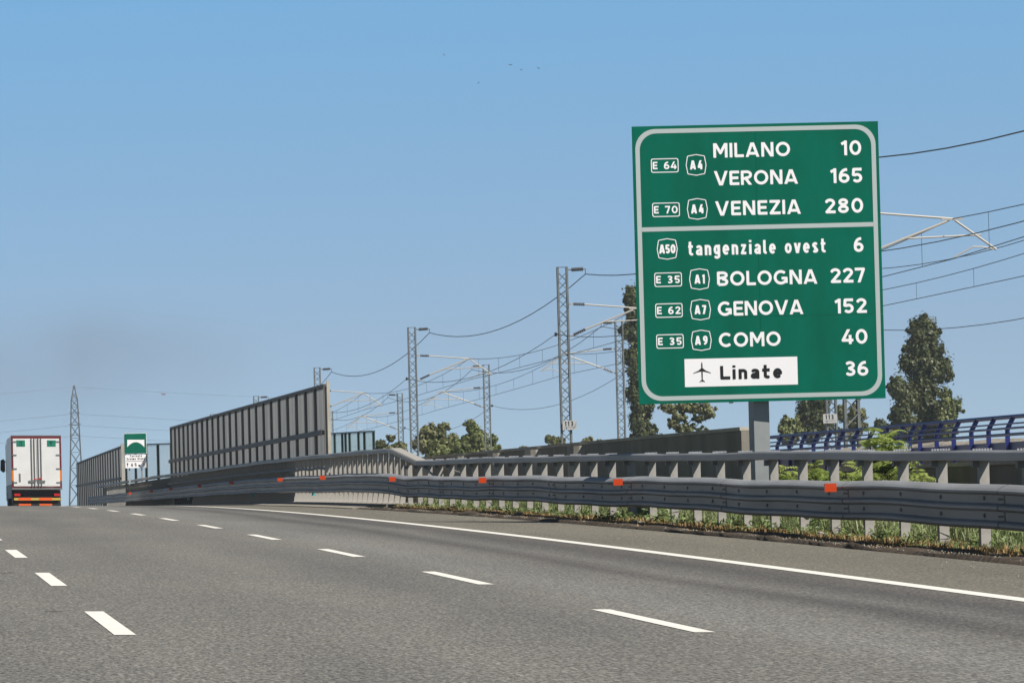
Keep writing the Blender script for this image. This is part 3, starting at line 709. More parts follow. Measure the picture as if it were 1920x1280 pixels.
def a_shield(x0, x1, y0, y1, txt, tx0, tx1):
    xc, yc = (x0 + x1) / 2, (y0 + y1) / 2; cx, cz = suv(xc, yc); hw, hh = (x1 - x0) / 2 * PXM, (y1 - y0) / 2 * PXM
    o_ = [(0, 1), (-.80, .86), (-.86, .78), (-1, 0), (-.86, -.78), (-.80, -.86), (0, -1), (.80, -.86), (.86, -.78), (1, 0), (.86, .78), (.80, .86)]
    O_ = [(cx + p[0] * hw, cz + p[1] * hh) for p in o_]; I_ = inset(O_, 1.5 * PXM)
    f_ = flat('route_shield', ring_polys(O_, I_), 'white', sign)
    word(txt, tx0, tx1, yc, 17, par=f_, t=.22, w=.72)
e_plate(1220.6, 1272.8, 296, 323, '64'); a_shield(1285.9, 1324.7, 288.7, 328.9, 'A4', 1294.4, 1317)
e_plate(1222.8, 1275, 379, 406, '70'); a_shield(1288, 1327, 371.3, 411.5, 'A4', 1296.3, 1319)
a_shield(1231.5, 1270.6, 446.2, 486, 'A50', 1236.4, 1266.2)
e_plate(1226.6, 1278.8, 510, 537, '35'); a_shield(1292, 1330.7, 503, 543, 'A1', 1302.6, 1321)
e_plate(1228.2, 1280, 568, 594.7, '62'); a_shield(1293.6, 1332.7, 560.5, 600, 'A7', 1302.6, 1323.6)
e_plate(1230, 1282, 625.5, 653, '35'); a_shield(1295.2, 1334, 618, 657.3, 'A9', 1303.3, 1326)
pl = [suv(1282.9, 672.6), suv(1494.5, 669.1), suv(1495.9, 721.3), suv(1284, 725.1)]
ap = flat('airport_panel', [[pl[3], pl[2], pl[1], pl[0]]], 'white', sign)
word('Linate', 1349, 1467.2, 697.5, 25.4, 'black', ap, t=.225, w=1.38, out=.008)
# airport pictogram
hp = [(0, 1.0), (.035, .95), (.06, .85), (.07, .72), (.075, .42), (.45, .17), (1.0, -.03), (1.0, -.08), (.45, .05), (.075, .12), (.065, -.45), (.05, -.66), (.30, -.86), (.32, -.93), (.03, -.80), (0, -1.0)]
cx, cz = suv(1316, 698)
kx, kz = 16.4 * PXM, 19.6 * PXM
hp2 = hp[:-1]
P_ = []
for a, c in zip(hp2[:4], hp2[1:5]): P_.append([(-a[0], a[1]), (a[0], a[1]), (c[0], c[1]), (-c[0], c[1])])
P_.append([(-.075, .42), (.075, .42), (.075, .12), (-.075, .12)])
P_.append([(-.075, .12), (.075, .12), (.065, -.45), (-.065, -.45)]); P_.append([(-.065, -.45), (.065, -.45), (.05, -.66), (-.05, -.66)]); P_.append([(-.05, -.66), (.05, -.66), (.03, -.80), (0, -1.0), (-.03, -.80)])
for sg in (1, -1):
    for q in ([(.075, .42), (.45, .17), (.45, .05), (.075, .12)], [(.45, .17), (1.0, -.03), (1.0, -.08), (.45, .05)], [(.05, -.66), (.30, -.86), (.32, -.93), (.03, -.80)]): P_.append([(sg * x, z) for x, z in (q if sg > 0 else q[::-1])])
flat('aeroplane_symbol', [[(cx + x * kx, cz + z * kz) for x, z in p] for p in P_], 'black', ap, .008)
# post: steel box column behind the board
pc = Vector((15.18, 86.9, 0)); b = MB()
b.box(pc.x - .12, pc.x + .15, pc.y - .25, pc.y + .27, -.9, 6.9)
b.build('post', MT['post_paint'], sign)
b = MB(); b.box(pc.x - .27, pc.x + .27, pc.y - .2, pc.y + .27, -1.2, rz(15, 87) + .02); b.build('footing', MT['concrete_pale'], sign)

# ------------------------------------------------------------------ SMALL BRIDGE-NAME SIGN
bs = thing('road_sign', 'small green sign with a white bridge symbol, above the far guardrail', 'road sign', (14.3, 279, rz(13, 279)))
def q3(px, py, out=0.0): p = at(px, py, 280); p.y -= out; return p
def pxbox(name, x0, x1, y0, y1, o0, o1, m, par):
    a, c = at(x0, y1, 280), at(x1, y0, 280); b = MB(); b.box(a.x, c.x, 280 - o1, 280 - o0, a.z, c.z); return b.build(name, MT[m], par)
pxbox('green_board', 234, 273.6, 812, 850, 0, .06, 'green', bs)
pxbox('border', 233.3, 274.3, 811.3, 851, -.03, -.002, 'white', bs)
whb = pxbox('white_board', 235, 274, 851.5, 877.5, 0, .06, 'white', bs)
def pxflat(name, polys, m, par, out=.066):
    b = MB()
    for p in polys: b.poly([q3(x, y, out) for x, y in p])
    return b.build(name, MT[m], par)
top = [(238.5 + 32 * i / 16, 824) for i in range(17)]
ar = [(238.5 + 32 * i / 16, min(838, 828.5 + 9.5 * ((abs(i - 8) / 8.0) ** 2.0) if abs(i - 8) < 8 else 838)) for i in range(17)]
pxflat('bridge_symbol', [[ar[i], ar[i + 1], top[i + 1], top[i]] for i in range(16)], 'white', bs)
def tiny(txt, x0, x1, yb, h, t=.2):
    sc = 9580 / 280.0; b = MB()
    for p in text_polys(txt, (x1 - x0) / sc, h / sc, t, .9, .012):
        o_ = at(x0, yb, 280); b.poly([(o_.x + x, 280 - .066, o_.z + z) for x, z in p])
    b.build('lettering', MT['black'], whb)
tiny('Torrente', 243.5, 266, 856.6, 4.0); tiny('Scolmo Olona', 237.5, 271.5, 862, 4.0); tiny('65', 246, 256, 874, 6.0); tiny('m', 259.5, 264.5, 874.5, 5.0)
pxflat('divider', [[(236, 864.6), (273, 864.3), (273, 863.7), (236, 864)]], 'black', whb)
for x in (239, 270):
    pxflat('arrow', [[(x - .6, 874), (x + .6, 874), (x + .6, 869.5), (x - .6, 869.5)], [(x - 2, 870), (x + 2, 870), (x, 867.2)]], 'black', whb)
for x in (243, 266):
    a, c = at(x - 1, 905, 280.1), at(x + 1, 878, 280.1); b = MB(); b.box(a.x, c.x, 280.02, 280.1, rz(14, 280), 5.0); b.build('post', MT['tube'], bs)

# ------------------------------------------------------------------ TRUCK
TY = 262.0; tzb = rz(7.18, TY); TX = at(66, 860, TY).x + .06
truck = thing('articulated_truck', 'white refrigerated truck trailer seen from behind in the right lane', 'truck', (TX, TY, tzb))
hd = KH * TY      # heading of the road here
def T(p):         # truck frame: x right, y ahead, z up
    x, y, z = p; return (TX + x + y * hd, TY + y - x * hd, tzb + z - CROSS * x)
class TB(MB):
    def build(s, *a, **k): s.v = [T(p) for p in s.v]; return super().build(*a, **k)
b = TB(); b.box(-1.27, 1.27, .06, 13.5, 1.24, 3.70); tb_ = b.build('trailer_body', MT['truck_white'], truck)
b = TB(); b.box(-1.275, -1.18, -.02, .06, 1.08, 3.71); b.box(1.18, 1.275, -.02, .06, 1.08, 3.71); b.box(-1.18, 1.18, -.02, .06, 3.59, 3.71); b.box(-1.18, 1.18, -.02, .06, 1.08, 1.15); b.build('door_frame', MT['truck_red'], truck)
b = TB(); b.box(-1.28, 1.28, -.03, .06, 3.712, 3.75); b.build('frame_rail', MT['truck_grey'], truck)
b = TB(); b.box(-1.28, 1.28, -.05, .3, .98, 1.075); b.build('frame_rail', MT['truck_grey'], truck)
for sg in (-1, 1):
    b = TB(); b.box(min(sg * .012, sg * 1.175), max(sg * .012, sg * 1.175), -.045, .055, 1.155, 3.585); dr = b.build('door', MT['truck_white'], truck)
    for x in (.10, .24):
        b = TB(); b.tube([(sg * x, -.075, 1.12), (sg * x, -.075, 3.60)], .028, 6); b.build('lock_rod', MT['truck_grey'], dr)
    b = TB(); b.box(min(sg * .05, sg * .42), max(sg * .05, sg * .42), -.085, -.05, 1.34, 1.45); b.build('handle', MT['truck_grey'], dr)
    for z in (1.32, 2.02, 2.72, 3.40):
        b = TB(); b.box(min(sg * 1.0, sg * 1.24), max(sg * 1.0, sg * 1.24), -.07, -.047, z, z + .055); b.build('hinge', MT['truck_grey'], dr)
    b = TB(); b.box(min(sg * .56, sg * 1.0), max(sg * .56, sg * 1.0), -.055, -.046, 3.18, 3.50); st_ = b.build('sticker', MT['sticker_green'], dr)
    b = TB(); xo = sg * .78
    b.box(xo - .07, xo + .07, -.062, -.057, 3.40, 3.43); b.box(xo + (.03 if sg < 0 else -.03), xo + (.06 if sg < 0 else .0), -.062, -.057, 3.24, 3.40); b.box(xo - .09, xo + .05, -.062, -.057, 3.235, 3.262) if sg < 0 else b.box(xo - .1, xo - .04, -.062, -.057, 3.36, 3.40)
    b.build('numeral', MT['black'], st_)
    b = TB(); b.box(min(sg * 1.145, sg * 1.265), max(sg * 1.145, sg * 1.265), -.04, -.022, 1.42, 1.98); b.build('reflective_strip', MT['amber'], truck)
    b = TB(); b.box(min(sg * .86, sg * 1.16), max(sg * .86, sg * 1.16), -.06, .02, .66, .78); b.build('tail_lamp', MT['lamp_red'], truck)
b = TB(); b.box(-.16, .18, -.10, -.078, 1.50, 1.535); b.box(.12, .22, -.10, -.078, 1.52, 1.58); b.build('lock_bar', MT['lamp_red'], truck)
b = TB(); b.box(-.92, -.82, -.05, -.046, 1.36, 1.8); b.build('stain', MT['truck_grey'], truck)
b = TB(); b.box(-1.10, 1.10, .25, .40, .40, .98); b.box(-.45, .45, .5, 13, .75, 1.23); b.build('chassis', MT['truck_dark'], truck)
bu = TB(); bu.box(-1.2, 1.2, .0, .12, .42, .62); bumper = bu.build('bumper', MT['truck_dark'], truck)
b = TB(); b.box(-1.18, 1.18, -.012, -.002, .44, .56); b.build('yellow_strip', MT['yellow'], bumper)
for x0, x1 in ((-.95, -.32), (.10, .75)):
    b = TB(); b.box(x0, x1, -.022, -.013, .43, .57); b.build('orange_strip', MT['hot_orange'], bumper)
b = TB(); b.box(-1.2, 1.2, .05, .14, .15, .27); lo = b.build('lower_bar', MT['truck_dark'], truck)
for x0, x1 in ((-.95, -.32), (.10, .75)):
    b = TB(); b.box(x0, x1, .03, .048, .17, .26); b.build('orange_strip', MT['hot_orange'], lo)
for x in (-.95, .95):
    b = TB(); b.box(x - .25, x + .25, .42, .44, .10, .95); b.build('mud_flap', MT['rubber'], truck)
b = TB(); b.box(-1.15, 1.15, .9, .94, .10, .98); b.build('underbody_dark_fill', MT['truck_dark'], truck)  # added dark panel, fills the see-through gap under the trailer with black
for y in (1.6, 2.9, 4.2, 14.2, 17.6):
    for x in (-1.03, 1.03):
        b = TB(); n_ = 20
        for xx in (x - .18, x + .18):
            for i in range(n_): b.v.append((xx, y + .5 * math.cos(2 * math.pi * i / n_), .5 + .5 * math.sin(2 * math.pi * i / n_)))
        b.f += [tuple(reversed(range(n_))), tuple(range(n_, 2 * n_))] + [(i, (i + 1) % n_, n_ + (i + 1) % n_, n_ + i) for i in range(n_)]
        wh = b.build('wheel', MT['rubber'], truck)
        b = TB()
        sgn = 1 if x > 0 else -1
        for i in range(n_): b.v.append((x + sgn * .185, y + .28 * math.cos(2 * math.pi * i / n_), .5 + .28 * math.sin(2 * math.pi * i / n_)))
        b.f.append(tuple(range(n_))); b.build('rim', MT['truck_grey'], wh)
b = TB(); b.box(-1.24, 1.24, 14.4, 18.6, .9, 3.5); b.box(-1.2, 1.2, 18.6, 18.75, .5, 2.2); b.build('cab', MT['truck_white'], truck)
b = TB(); b.box(-1.25, -1.235, 14.5, 18.4, .45, 1.24); b.box(1.235, 1.25, 14.5, 18.4, .45, 1.24); b.box(-1.26, -1.24, 2.2, 12.5, .55, 1.2); b.box(1.24, 1.26, 2.2, 12.5, .55, 1.2); b.build('side_skirt', MT['truck_grey'], truck)
for sg in (-1, 1):
    b = TB(); pr = [(1.42, 2.05), (1.42, 2.62), (1.50, 2.72), (1.66, 2.66), (1.68, 2.10), (1.52, 1.98)]
    for yy in (17.8, 18.0):
        for q in (pr if sg > 0 else pr[::-1]): b.v.append((sg * (q[0] - .13), yy, q[1]))
    b.f += [tuple(range(6)), tuple(reversed(range(6, 12)))] + [(i, 6 + i, 6 + (i + 1) % 6, (i + 1) % 6) for i in range(6)]
    mi = b.build('mirror', MT['truck_dark'], truck)
    b = TB(); b.box(sg * 1.24 - .05, sg * 1.45 + .05, 17.86, 17.92, 2.55, 2.60) if sg > 0 else b.box(-1.5, -1.2, 17.86, 17.92, 2.55, 2.60); b.build('mirror_arm', MT['truck_dark'], mi)

# ------------------------------------------------------------------ RAILWAY MASTS
MH = 7.35; MZ = 2.15
def insul(b, a, c, r=.055, n=6):
    a, c = Vector(a), Vector(c); b.tube([a, c], r * .45, 6)
    for i in range(n):
        p = a + (c - a) * ((i + .5) / n); d = (c - a).normalized() * .018; b.tube([p - d, p + d], r, 8)
def make_mast(name, label, loc, sg, group):
    t = thing(name, label, 'railway mast', loc, group)
    def bd(mb, nm, m, par=None, smooth=False): o = mb.build(nm, MT[m], None, smooth); o.parent = par or t; return o
    wd = .17
    for x in (-wd, wd):
        b = MB(); b.box(x - .035, x + .035, -.11, -.10, 0, MH); b.box(x - .035, x + .035, .10, .11, 0, MH); b.box(*((x - .035, x - .028) if x < 0 else (x + .028, x + .035)), -.10, .10, 0, MH); bd(b, 'upright', 'mast')
    b = MB(); n_ = 20; st_ = (MH - .4) / n_
    for i in range(n_):
        z0 = .25 + i * st_; z1 = z0 + st_; a, c = (-wd, wd) if i % 2 else (wd, -wd)
        b.bar((a, -.115, z0), (c, -.115, z1), .03, .012, up=(0, 1, 0)); b.bar((c, .115, z0), (a, .115, z1), .03, .012, up=(0, 1, 0))
    b.box(-.2, .2, -.12, .12, MH, MH + .02); bd(b, 'lattice', 'mast')
    b = MB(); b.box(-.4, .4, -.3, .3, -.6, 0.0); bd(b, 'footing', 'concrete_pale')
    s = sg
    b = MB(); b.bar((s * .2, 0, MH - .09), (s * .34, 0, MH - .09), .05); b.bar((s * .78, 0, MH - .07), (s * .86, 0, MH - .08), .03); b.bar((s * .86, 0, MH - .06), (s * .86, 0, MH - .26), .03); top = bd(b, 'feeder_arm', 'mast')
    b = MB(); insul(b, (s * .34, 0, MH - .09), (s * .78, 0, MH - .07), .075, 7); bd(b, 'insulator', 'insul', top)
    zt = MH - 1.35; zd = MH - 2.55
    ap_ = (s * 2.75, 0, zt - .2)
    b = MB(); b.bar((s * .2, 0, zt), (s * .38, 0, zt), .05); b.tube([(s * .80, 0, zt - .02), ap_], .030, 6)
    b.tube([(s * .80, 0, zd + .26), (s * 2.6, 0, zt - .26)], .036, 6); b.bar((s * .2, 0, zd), (s * .36, 0, zd + .07), .05)
    b.tube([(s * 1.42, 0, zd + .52), (s * 3.45, 0, zd + .58)], .026, 6)
    b.tube([(s * 2.8, 0, zt - .24), (s * 3.85, 0, zt - 1.0)], .030, 6)
    b.tube([(s * 3.85, 0, zt - 1.0), (s * 3.5, 0, zt - .93), (s * 3.25, 0, zt - .92), (s * 2.75, 0, zt - 1.18)], .020, 6)
    b.bar((s * 2.45, 0, zt - .21), (s * 3.0, 0, zt - .21), .05)
    cn = bd(b, 'cantilever', 'tube')
    b = MB(); insul(b, (s * .38, 0, zt), (s * .80, 0, zt - .02), .06, 6); bd(b, 'insulator', 'insul', cn)
    b = MB(); insul(b, (s * .36, 0, zd + .07), (s * .80, 0, zd + .26), .06, 6); bd(b, 'insulator', 'insul', cn)
    b = MB(); b.bar((-s * .2, 0, MH - 2.45), (-s * .30, 0, MH - 2.45), .05); b.tube([(-s * .30, 0, MH - 2.52), (-s * .30, 0, MH - 2.38)], .045, 6); bd(b, 'return_wire_bracket', 'insul')
    return t
NY = [68.5, 127.0, 185.7, 244.3, 303.6, 361.0, 418.0, 475.0]
NS = [24.4, 24.32, 24.74, 24.94, 24.98, 24.99, 24.95, 24.95]
FS = [34.9, 34.9, 34.63, 35.01, 35.13, 35.22, 34.64, 34.9]
NZ = [1.0, -.05, .0, -.12, -.40, -.80, -1.0, -1.15]; FZ = [.12, .1, .05, .0, -.45, -.85, -1.0, -1.15]
NL = ['lattice railway mast standing just outside the frame, right of the sign', 'lattice railway mast whose foot shows under the big sign, close to the blue railing', 'tall lattice railway mast in front of the poplar, carrying a white number plate', 'lattice railway mast rising from the left bushes beside the step in the guardrail', 'railway mast whose top shows over the right end of the tall noise barrier', 'railway mast top just showing over the middle of the tall noise barrier', 'tiny railway mast top left of the tall noise barrier', 'farthest railway mast hidden behind the noise barriers']
FL = ['far-side railway mast outside the frame', 'far-side railway mast outside the frame beyond the poplars', 'thin lattice mast under the sign beside a white number plate', 'lattice railway mast directly in front of the dark poplar left of the sign', 'lattice railway mast standing at the right end of the bushes', 'small lattice mast left of the bushes near the teal barrier', 'small mast against the right end of the tall barrier', 'farthest far-side railway mast behind the barriers']
near, far = [], []
GN = 'lattice masts of the railway line'
for i, y in enumerate(NY):
    if i in (7,): continue
    l1 = (NS[i] + curve(y), y, MZ + NZ[i])
    if not near: near.append(make_mast('railway_mast', NL[i], l1, 1, GN))
    else:
        m_ = copy_tree(near[0]); m_.location = l1; m_['label'] = NL[i]; near.append(m_)
    if i < 2: continue
    l2 = (FS[i] + curve(y), y, MZ + FZ[i])
    if not far: far.append(make_mast('railway_mast', FL[i], l2, -1, GN))
    else:
        m_ = copy_tree(far[0]); m_.location = l2; m_['label'] = FL[i]; far.append(m_)
for c_ in near[1].children:
    if c_.name.startswith('feeder_arm'): c_.location.z += .30        # this mast carries its feeder a little higher
# number plates
def nplate(mast, cx, cz, dy=-.18):
    b = MB(); b.box(cx - .26, cx + .26, dy - .012, dy, cz - .17, cz + .17); p = b.build('number_plate', MT['plate'], None); p.parent = mast
    b = MB()
    for poly in text_polys('113', .30, .17, .2, .8, .008): b.poly([(cx - .17 + x, dy - .016, cz - .03 + z) for x, z in poly])
    b.quad((cx - .2, dy - .016, cz - .085), (cx + .22, dy - .016, cz - .085), (cx + .22, dy - .016, cz - .075), (cx - .2, dy - .016, cz - .075))
    for poly in text_polys('2', .045, .07, .2, .8, .006): b.poly([(cx - .14 + x, dy - .016, cz - .155 + z) for x, z in poly])
    o = b.build('lettering', MT['black'], None); o.parent = p
    b = MB(); b.bar((cx - .2, dy + .02, cz), (cx + .2, dy + .02, cz), .03); o = b.build('plate_bracket', MT['mast'], None); o.parent = mast
nplate(near[2], .10, 1.56); nplate(far[0], -.09, 1.52)

# ------------------------------------------------------------------ WIRES
def span(a, c, sag, n=14):
    a, c = Vector(a), Vector(c); return [a + (c - a) * (i / n) - Vector((0, 0, 4 * sag * (i / n) * (1 - i / n))) for i in range(n + 1)]
def run(pts, sag):
    out = []
    for a, c in zip(pts[:-1], pts[1:]): out += span(a, c, sag)[(1 if out else 0):]
    return out
def wire(name, label, pts, r, m='wire', cat='wire'):
    b = MB(); mid = pts[len(pts) // 2]; b.tube(pts, r, 5, False); return tag(b.build(name, MT[m], origin=tuple(mid), smooth=True), label, cat)
def mp_(m_, dx, dz): l_ = m_.location; return (l_.x + dx, l_.y, l_.z + dz)
wire('feeder_wire', 'thick wire sagging between the tops of the nearer railway masts', run([mp_(m_, .86, MH - .26 + (.30 if m_ is near[1] else 0)) for m_ in near], .95), .018)
wire('return_wire', 'wire sagging low along the left faces of the nearer masts', run([mp_(m_, -.30, MH - 2.45) for m_ in near], .75), .012)
wire('feeder_wire', 'wire sagging between the tops of the farther railway masts', run([mp_(m_, -.86, MH - .26) for m_ in far], .95), .016)
wire('return_wire', 'low wire sagging along the right faces of the farther masts', run([mp_(m_, .30, MH - 2.45) for m_ in far], .85), .013)
# farther line carries on to the right of the picture
def catenary(label, ms, sg, ext):
    t = thing('catenary', label, 'catenary', ms[0].location)
    A = [Vector(mp_(m_, sg * 2.75, MH - 1.55)) for m_ in ms]; B = [Vector(mp_(m_, sg * 2.75, MH - 2.56)) for m_ in ms]
    if ext:
        A.insert(0, Vector((ext[0], ext[1], ext[2]))); B.insert(0, Vector((ext[0], ext[1], ext[2] - 1.0)))
    b = MB(); b.tube(run(A, .55), .012, 5, False); b.build('messenger_wire', MT['wire'], t)
    b = MB(); b.tube(run(B, .04), .012, 5, False); b.build('contact_wire', MT['wire'], t)
    for (a, c), (d, e) in zip(zip(A[:-1], A[1:]), zip(B[:-1], B[1:])):
        up_, lo_ = span(a, c, .55, 28), span(d, e, .04, 28)
        if max(a.y, c.y) > 420: continue
        for i in range(2, 28, 4):
            b = MB(); b.tube([up_[i], lo_[i]], .006, 4, False); b.build('dropper', MT['wire'], t)
catenary('overhead line of the nearer track with messenger, contact wire and droppers', near, 1, None)
exF = (FS[1] + curve(127) - 2.75, 127.0, MZ + MH - 1.45)
catenary('overhead line of the farther track with messenger, contact wire and droppers', far, -1, exF)
wire('feeder_wire', 'wire right of the sign above the right poplar, continuing the farther feeder', span(mp_(far[0], -.86, MH - .26), (FS[1] + curve(127) - .86, 127, MZ + MH - .2), .95), .013)
wire('return_wire', 'wire passing in front of the right poplar beside the sign', span(mp_(far[0], .30, MH - 2.45), (FS[1] + curve(127) + .30, 127, MZ + MH - 2.4), .85), .013)

# ------------------------------------------------------------------ FAR PYLON
PYY = 1800.0; pb = at(139, 940, PYY); PZ0 = -6.5
pyl = thing('electricity_pylon', 'tall hazy lattice pylon standing far away right of the truck', 'pylon', (pb.x, PYY, PZ0))
px_c = at(141, 820, PYY).x
lv = [(PZ0, 5.8), (2, 5.1), (9, 4.45), (15, 3.95), (20.5, 3.5), (25.5, 3.15), (30, 2.85), (33.5, 2.6), (36.5, 2.35), (39, 2.15), (41, 1.2), (43.9, .25)]
b = MB()
for (z0, w0), (z1, w1) in zip(lv[:-1], lv[1:]):
    for sxx in (-.5, .5):
        for syy in (-.5, .5): b.bar((px_c + sxx * w0, PYY + syy * w0, z0), (px_c + sxx * w1, PYY + syy * w1, z1), .34, up=(0, 1, 0))
b.build('legs', MT['pylon'], pyl)
b = MB()
for (z0, w0), (z1, w1) in zip(lv[:-1], lv[1:]):
    for syy in (-.5, .5):
        b.bar((px_c - .5 * w0, PYY + syy * w0, z0), (px_c + .5 * w1, PYY + syy * w1, z1), .19, up=(0, 1, 0)); b.bar((px_c + .5 * w0, PYY + syy * w0, z0), (px_c - .5 * w1, PYY + syy * w1, z1), .19, up=(0, 1, 0))
        b.bar((px_c - .5 * w1, PYY + syy * w1, z1), (px_c + .5 * w1, PYY + syy * w1, z1), .12, up=(0, 1, 0))
b.build('bracing', MT['pylon'], pyl)
for z, L_ in ((34.2, 1.9), (30.2, 2.2), (26.5, 1.9)):
    b = MB(); b.bar((px_c - L_, PYY, z), (px_c + L_, PYY, z), .18, up=(0, 1, 0)); b.bar((px_c - L_, PYY, z), (px_c, PYY, z + .9), .12, up=(0, 1, 0)); b.bar((px_c + L_, PYY, z), (px_c, PYY, z + .9), .12, up=(0, 1, 0)); b.build('crossarm', MT['pylon'], pyl)
k_ = 0
for z, L_, wn_ in ((34.2, 1.9, 'upper'), (30.2, 2.2, 'middle'), (26.5, 1.9, 'lowest'), (43.8, .1, 'topmost')):
    for sg, side in ((-1, 'left'), (1, 'right')):
        q_ = 240 if sg < 0 else 88
        pts = [(px_c + sg * (L_ + q_ * i / 20), PYY + 30 * i / 20 * sg, z - .35 - 15.5 * (1 - (1 - i / 20 * q_ / 240) ** 2) * .62) for i in range(21)]
        wire('power_line', '%s faint power line running %s from the far pylon' % (wn_, side), pts, .04 if wn_ != 'topmost' else .03, 'pylon', 'power line')

# ------------------------------------------------------------------ TREES
def leaf_quads(P, N, size, elong=1.5):
    n = len(P); a = RNG.normal(size=(n, 3)); u = np.cross(N, a); u /= np.linalg.norm(u, axis=1)[:, None] + 1e-9; w = np.cross(N, u)
    s = (size * RNG.uniform(.6, 1.35, n))[:, None]
    fold = N * s * .18
    V = np.stack([P - u * s * elong * .5, P + w * s * .42 + fold, P + u * s * elong * .5, P - w * s * .42 + fold], 1).reshape(-1, 3)
    return V, np.arange(4 * n).reshape(n, 4)
def tree(name, label, clumps, Y, leafm, n, leaf, depth=.8, trunk=None, base_z=-6.5, group=None, cat='tree', sub=26, fill=.55, limbs=True, trunk_r=.2):
    zst = 1.7 if name.startswith('poplar') else 1.0
    """clumps in picture units (cx, cy, rx, ry) measured on the photograph, turned into metres at distance Y."""
    k = Y / F_PX; cl = []
    for cx_, cy_, rx_, ry_ in clumps:
        p = at(cx_, cy_, Y); cl.append((p, rx_ * k, ry_ * k))
    for q in range(len(cl)):                      # loose sprays that break the outline
        p, a_, c_ = cl[q]
        for e in range(2):
            an = RNG.uniform(-.4, math.pi + .4); cl.append((p + Vector((math.cos(an) * a_ * 1.02, RNG.uniform(-.4, .4) * a_, math.sin(an) * c_ * 1.02)), a_ * RNG.uniform(.16, .30), c_ * RNG.uniform(.16, .34)))
    sh = .90 if name.startswith('poplar') else .95
    cl = [(p, a_ * sh, c_ * sh) for p, a_, c_ in cl]
    x0 = trunk if trunk is not None else sum(c[0] for c in clumps) / len(clumps)
    tp = at(x0, clumps[-1][1], Y)
    t = thing(name, label, cat, (tp.x, Y, base_z), group)
    org = np.array([tp.x, Y, base_z])
    vol = np.array([c[1] * c[2] for c in cl]); vol = vol / vol.sum()
    Ps, Ns = [], []
    for (p, rx_, ry_), f_ in zip(cl, vol):
        m = max(5, int(sub * f_ * len(clumps) * 1.7 + 5)); nn = int(n * f_)
        # sub-clumps spread through the ellipsoid, near its surface
        d = RNG.normal(size=(m, 3)); d /= np.linalg.norm(d, axis=1)[:, None]
        rad = RNG.uniform(.25, 1.0, m) ** .6
        cc = np.array(p) + d * rad[:, None] * np.array([rx_, rx_ * depth, ry_])
        sr_ = RNG.uniform(.12, .40, m) * min(rx_, ry_) * (1.1 if fill > .5 else 1.0)
        idx = RNG.integers(0, m, nn)
        q = RNG.normal(size=(nn, 3)); q /= np.linalg.norm(q, axis=1)[:, None] + 1e-9
        rr_ = np.abs(RNG.normal(size=nn)) * .72
        pt = cc[idx] + q * (rr_ * sr_[idx])[:, None] * np.array([1, 1, zst])
        Ps.append(pt); nrm = q * .9 + d[idx] * .7 + RNG.normal(size=(nn, 3)) * .35 + np.array([0, 0, .3]); Ns.append(nrm / (np.linalg.norm(nrm, axis=1)[:, None] + 1e-9))
    P = np.concatenate(Ps); N = np.concatenate(Ns)
    V, Fq = leaf_quads(P, N, leaf)
    fast_mesh('crown', V, Fq, leafm, t, org)
    b = MB(); topz = max(c[0].z for c in cl)
    tz = base_z + (topz - base_z) * .9
    b.tube([(tp.x + .05 * math.sin(i), Y, base_z + (tz - base_z) * i / 8) for i in range(9)], trunk_r, 7, True, trunk_r * .25)
    b.build('trunk', MT['bark'], t, True)
    if limbs:
        b = MB()
        for p, rx_, ry_ in cl[:len(clumps)]:
            zs = max(base_z + 1, p.z - ry_ * 1.3 - abs(p.x - tp.x) * .6)
            b.tube([(tp.x, Y, zs), ((tp.x + p.x) / 2, Y, (zs + p.z) / 2 - .1), (p.x, Y, p.z + ry_ * .3)], trunk_r * .32, 5, True, trunk_r * .1)
        b.build('limbs', MT['bark'], t, True)
    return t
GT = 'trees beyond the railway'
tree('poplar_tree', 'tall dark poplar standing alone right of the big sign', [(1729, 612, 27, 20), (1735, 630, 32, 26), (1721, 650, 26, 22), (1744, 658, 30, 26), (1708, 684, 26, 24), (1738, 690, 30, 34), (1770, 695, 20, 24), (1730, 730, 30, 34), (1738, 765, 28, 34), (1738, 800, 30, 30), (1736, 830, 30, 26)], 400, MT['poplar'], 54600, 0.198, trunk=1736, group=GT)
tree('poplar_tree', 'short dark poplar clump directly right of the sign corner', [(1686, 730, 22, 22), (1700, 748, 24, 26), (1690, 775, 24, 28), (1695, 805, 26, 28), (1652, 798, 12, 13), (1668, 812, 14, 14)], 396, MT['poplar'], 27300, 0.185, trunk=1692, group=GT)
tree('poplar_tree', 'small leafy poplar stem leaning right of the tall poplar', [(1775, 748, 12, 20), (1790, 765, 17, 18), (1772, 785, 16, 20), (1778, 810, 16, 18)], 398, MT['broad'], 10920, 0.185, trunk=1772, group=GT)
tree('poplar_tree', 'tall slim poplar partly hidden by the left edge of the sign', [(1188, 556, 17, 22), (1184, 585, 15, 18), (1196, 600, 20, 22), (1180, 622, 18, 18), (1200, 640, 20, 24), (1190, 672, 20, 22), (1196, 705, 18, 24), (1190, 735, 18, 22), (1204, 762, 22, 26), (1196, 790, 22, 24), (1208, 812, 22, 22), (1200, 832, 24, 18)], 400, MT['poplar'], 42000, 0.185, trunk=1200, group=GT)
tree('poplar_tree', 'dark poplar pair showing under the sign beside the white plate', [(1512, 735, 14, 34), (1510, 775, 16, 28), (1530, 740, 18, 34), (1532, 785, 20, 30), (1545, 755, 12, 34), (1500, 790, 12, 18), (1548, 800, 16, 20), (1520, 815, 24, 18)], 400, MT['poplar'], 27300, 0.185, trunk=1524, group=GT)
tree('round_tree', 'small light green tree left of the dark poplar pair under the sign', [(1478, 795, 18, 13), (1468, 806, 12, 10), (1490, 806, 16, 12), (1480, 822, 20, 14)], 370, MT['broad'], 8820, 0.172, trunk=1480, group=GT)
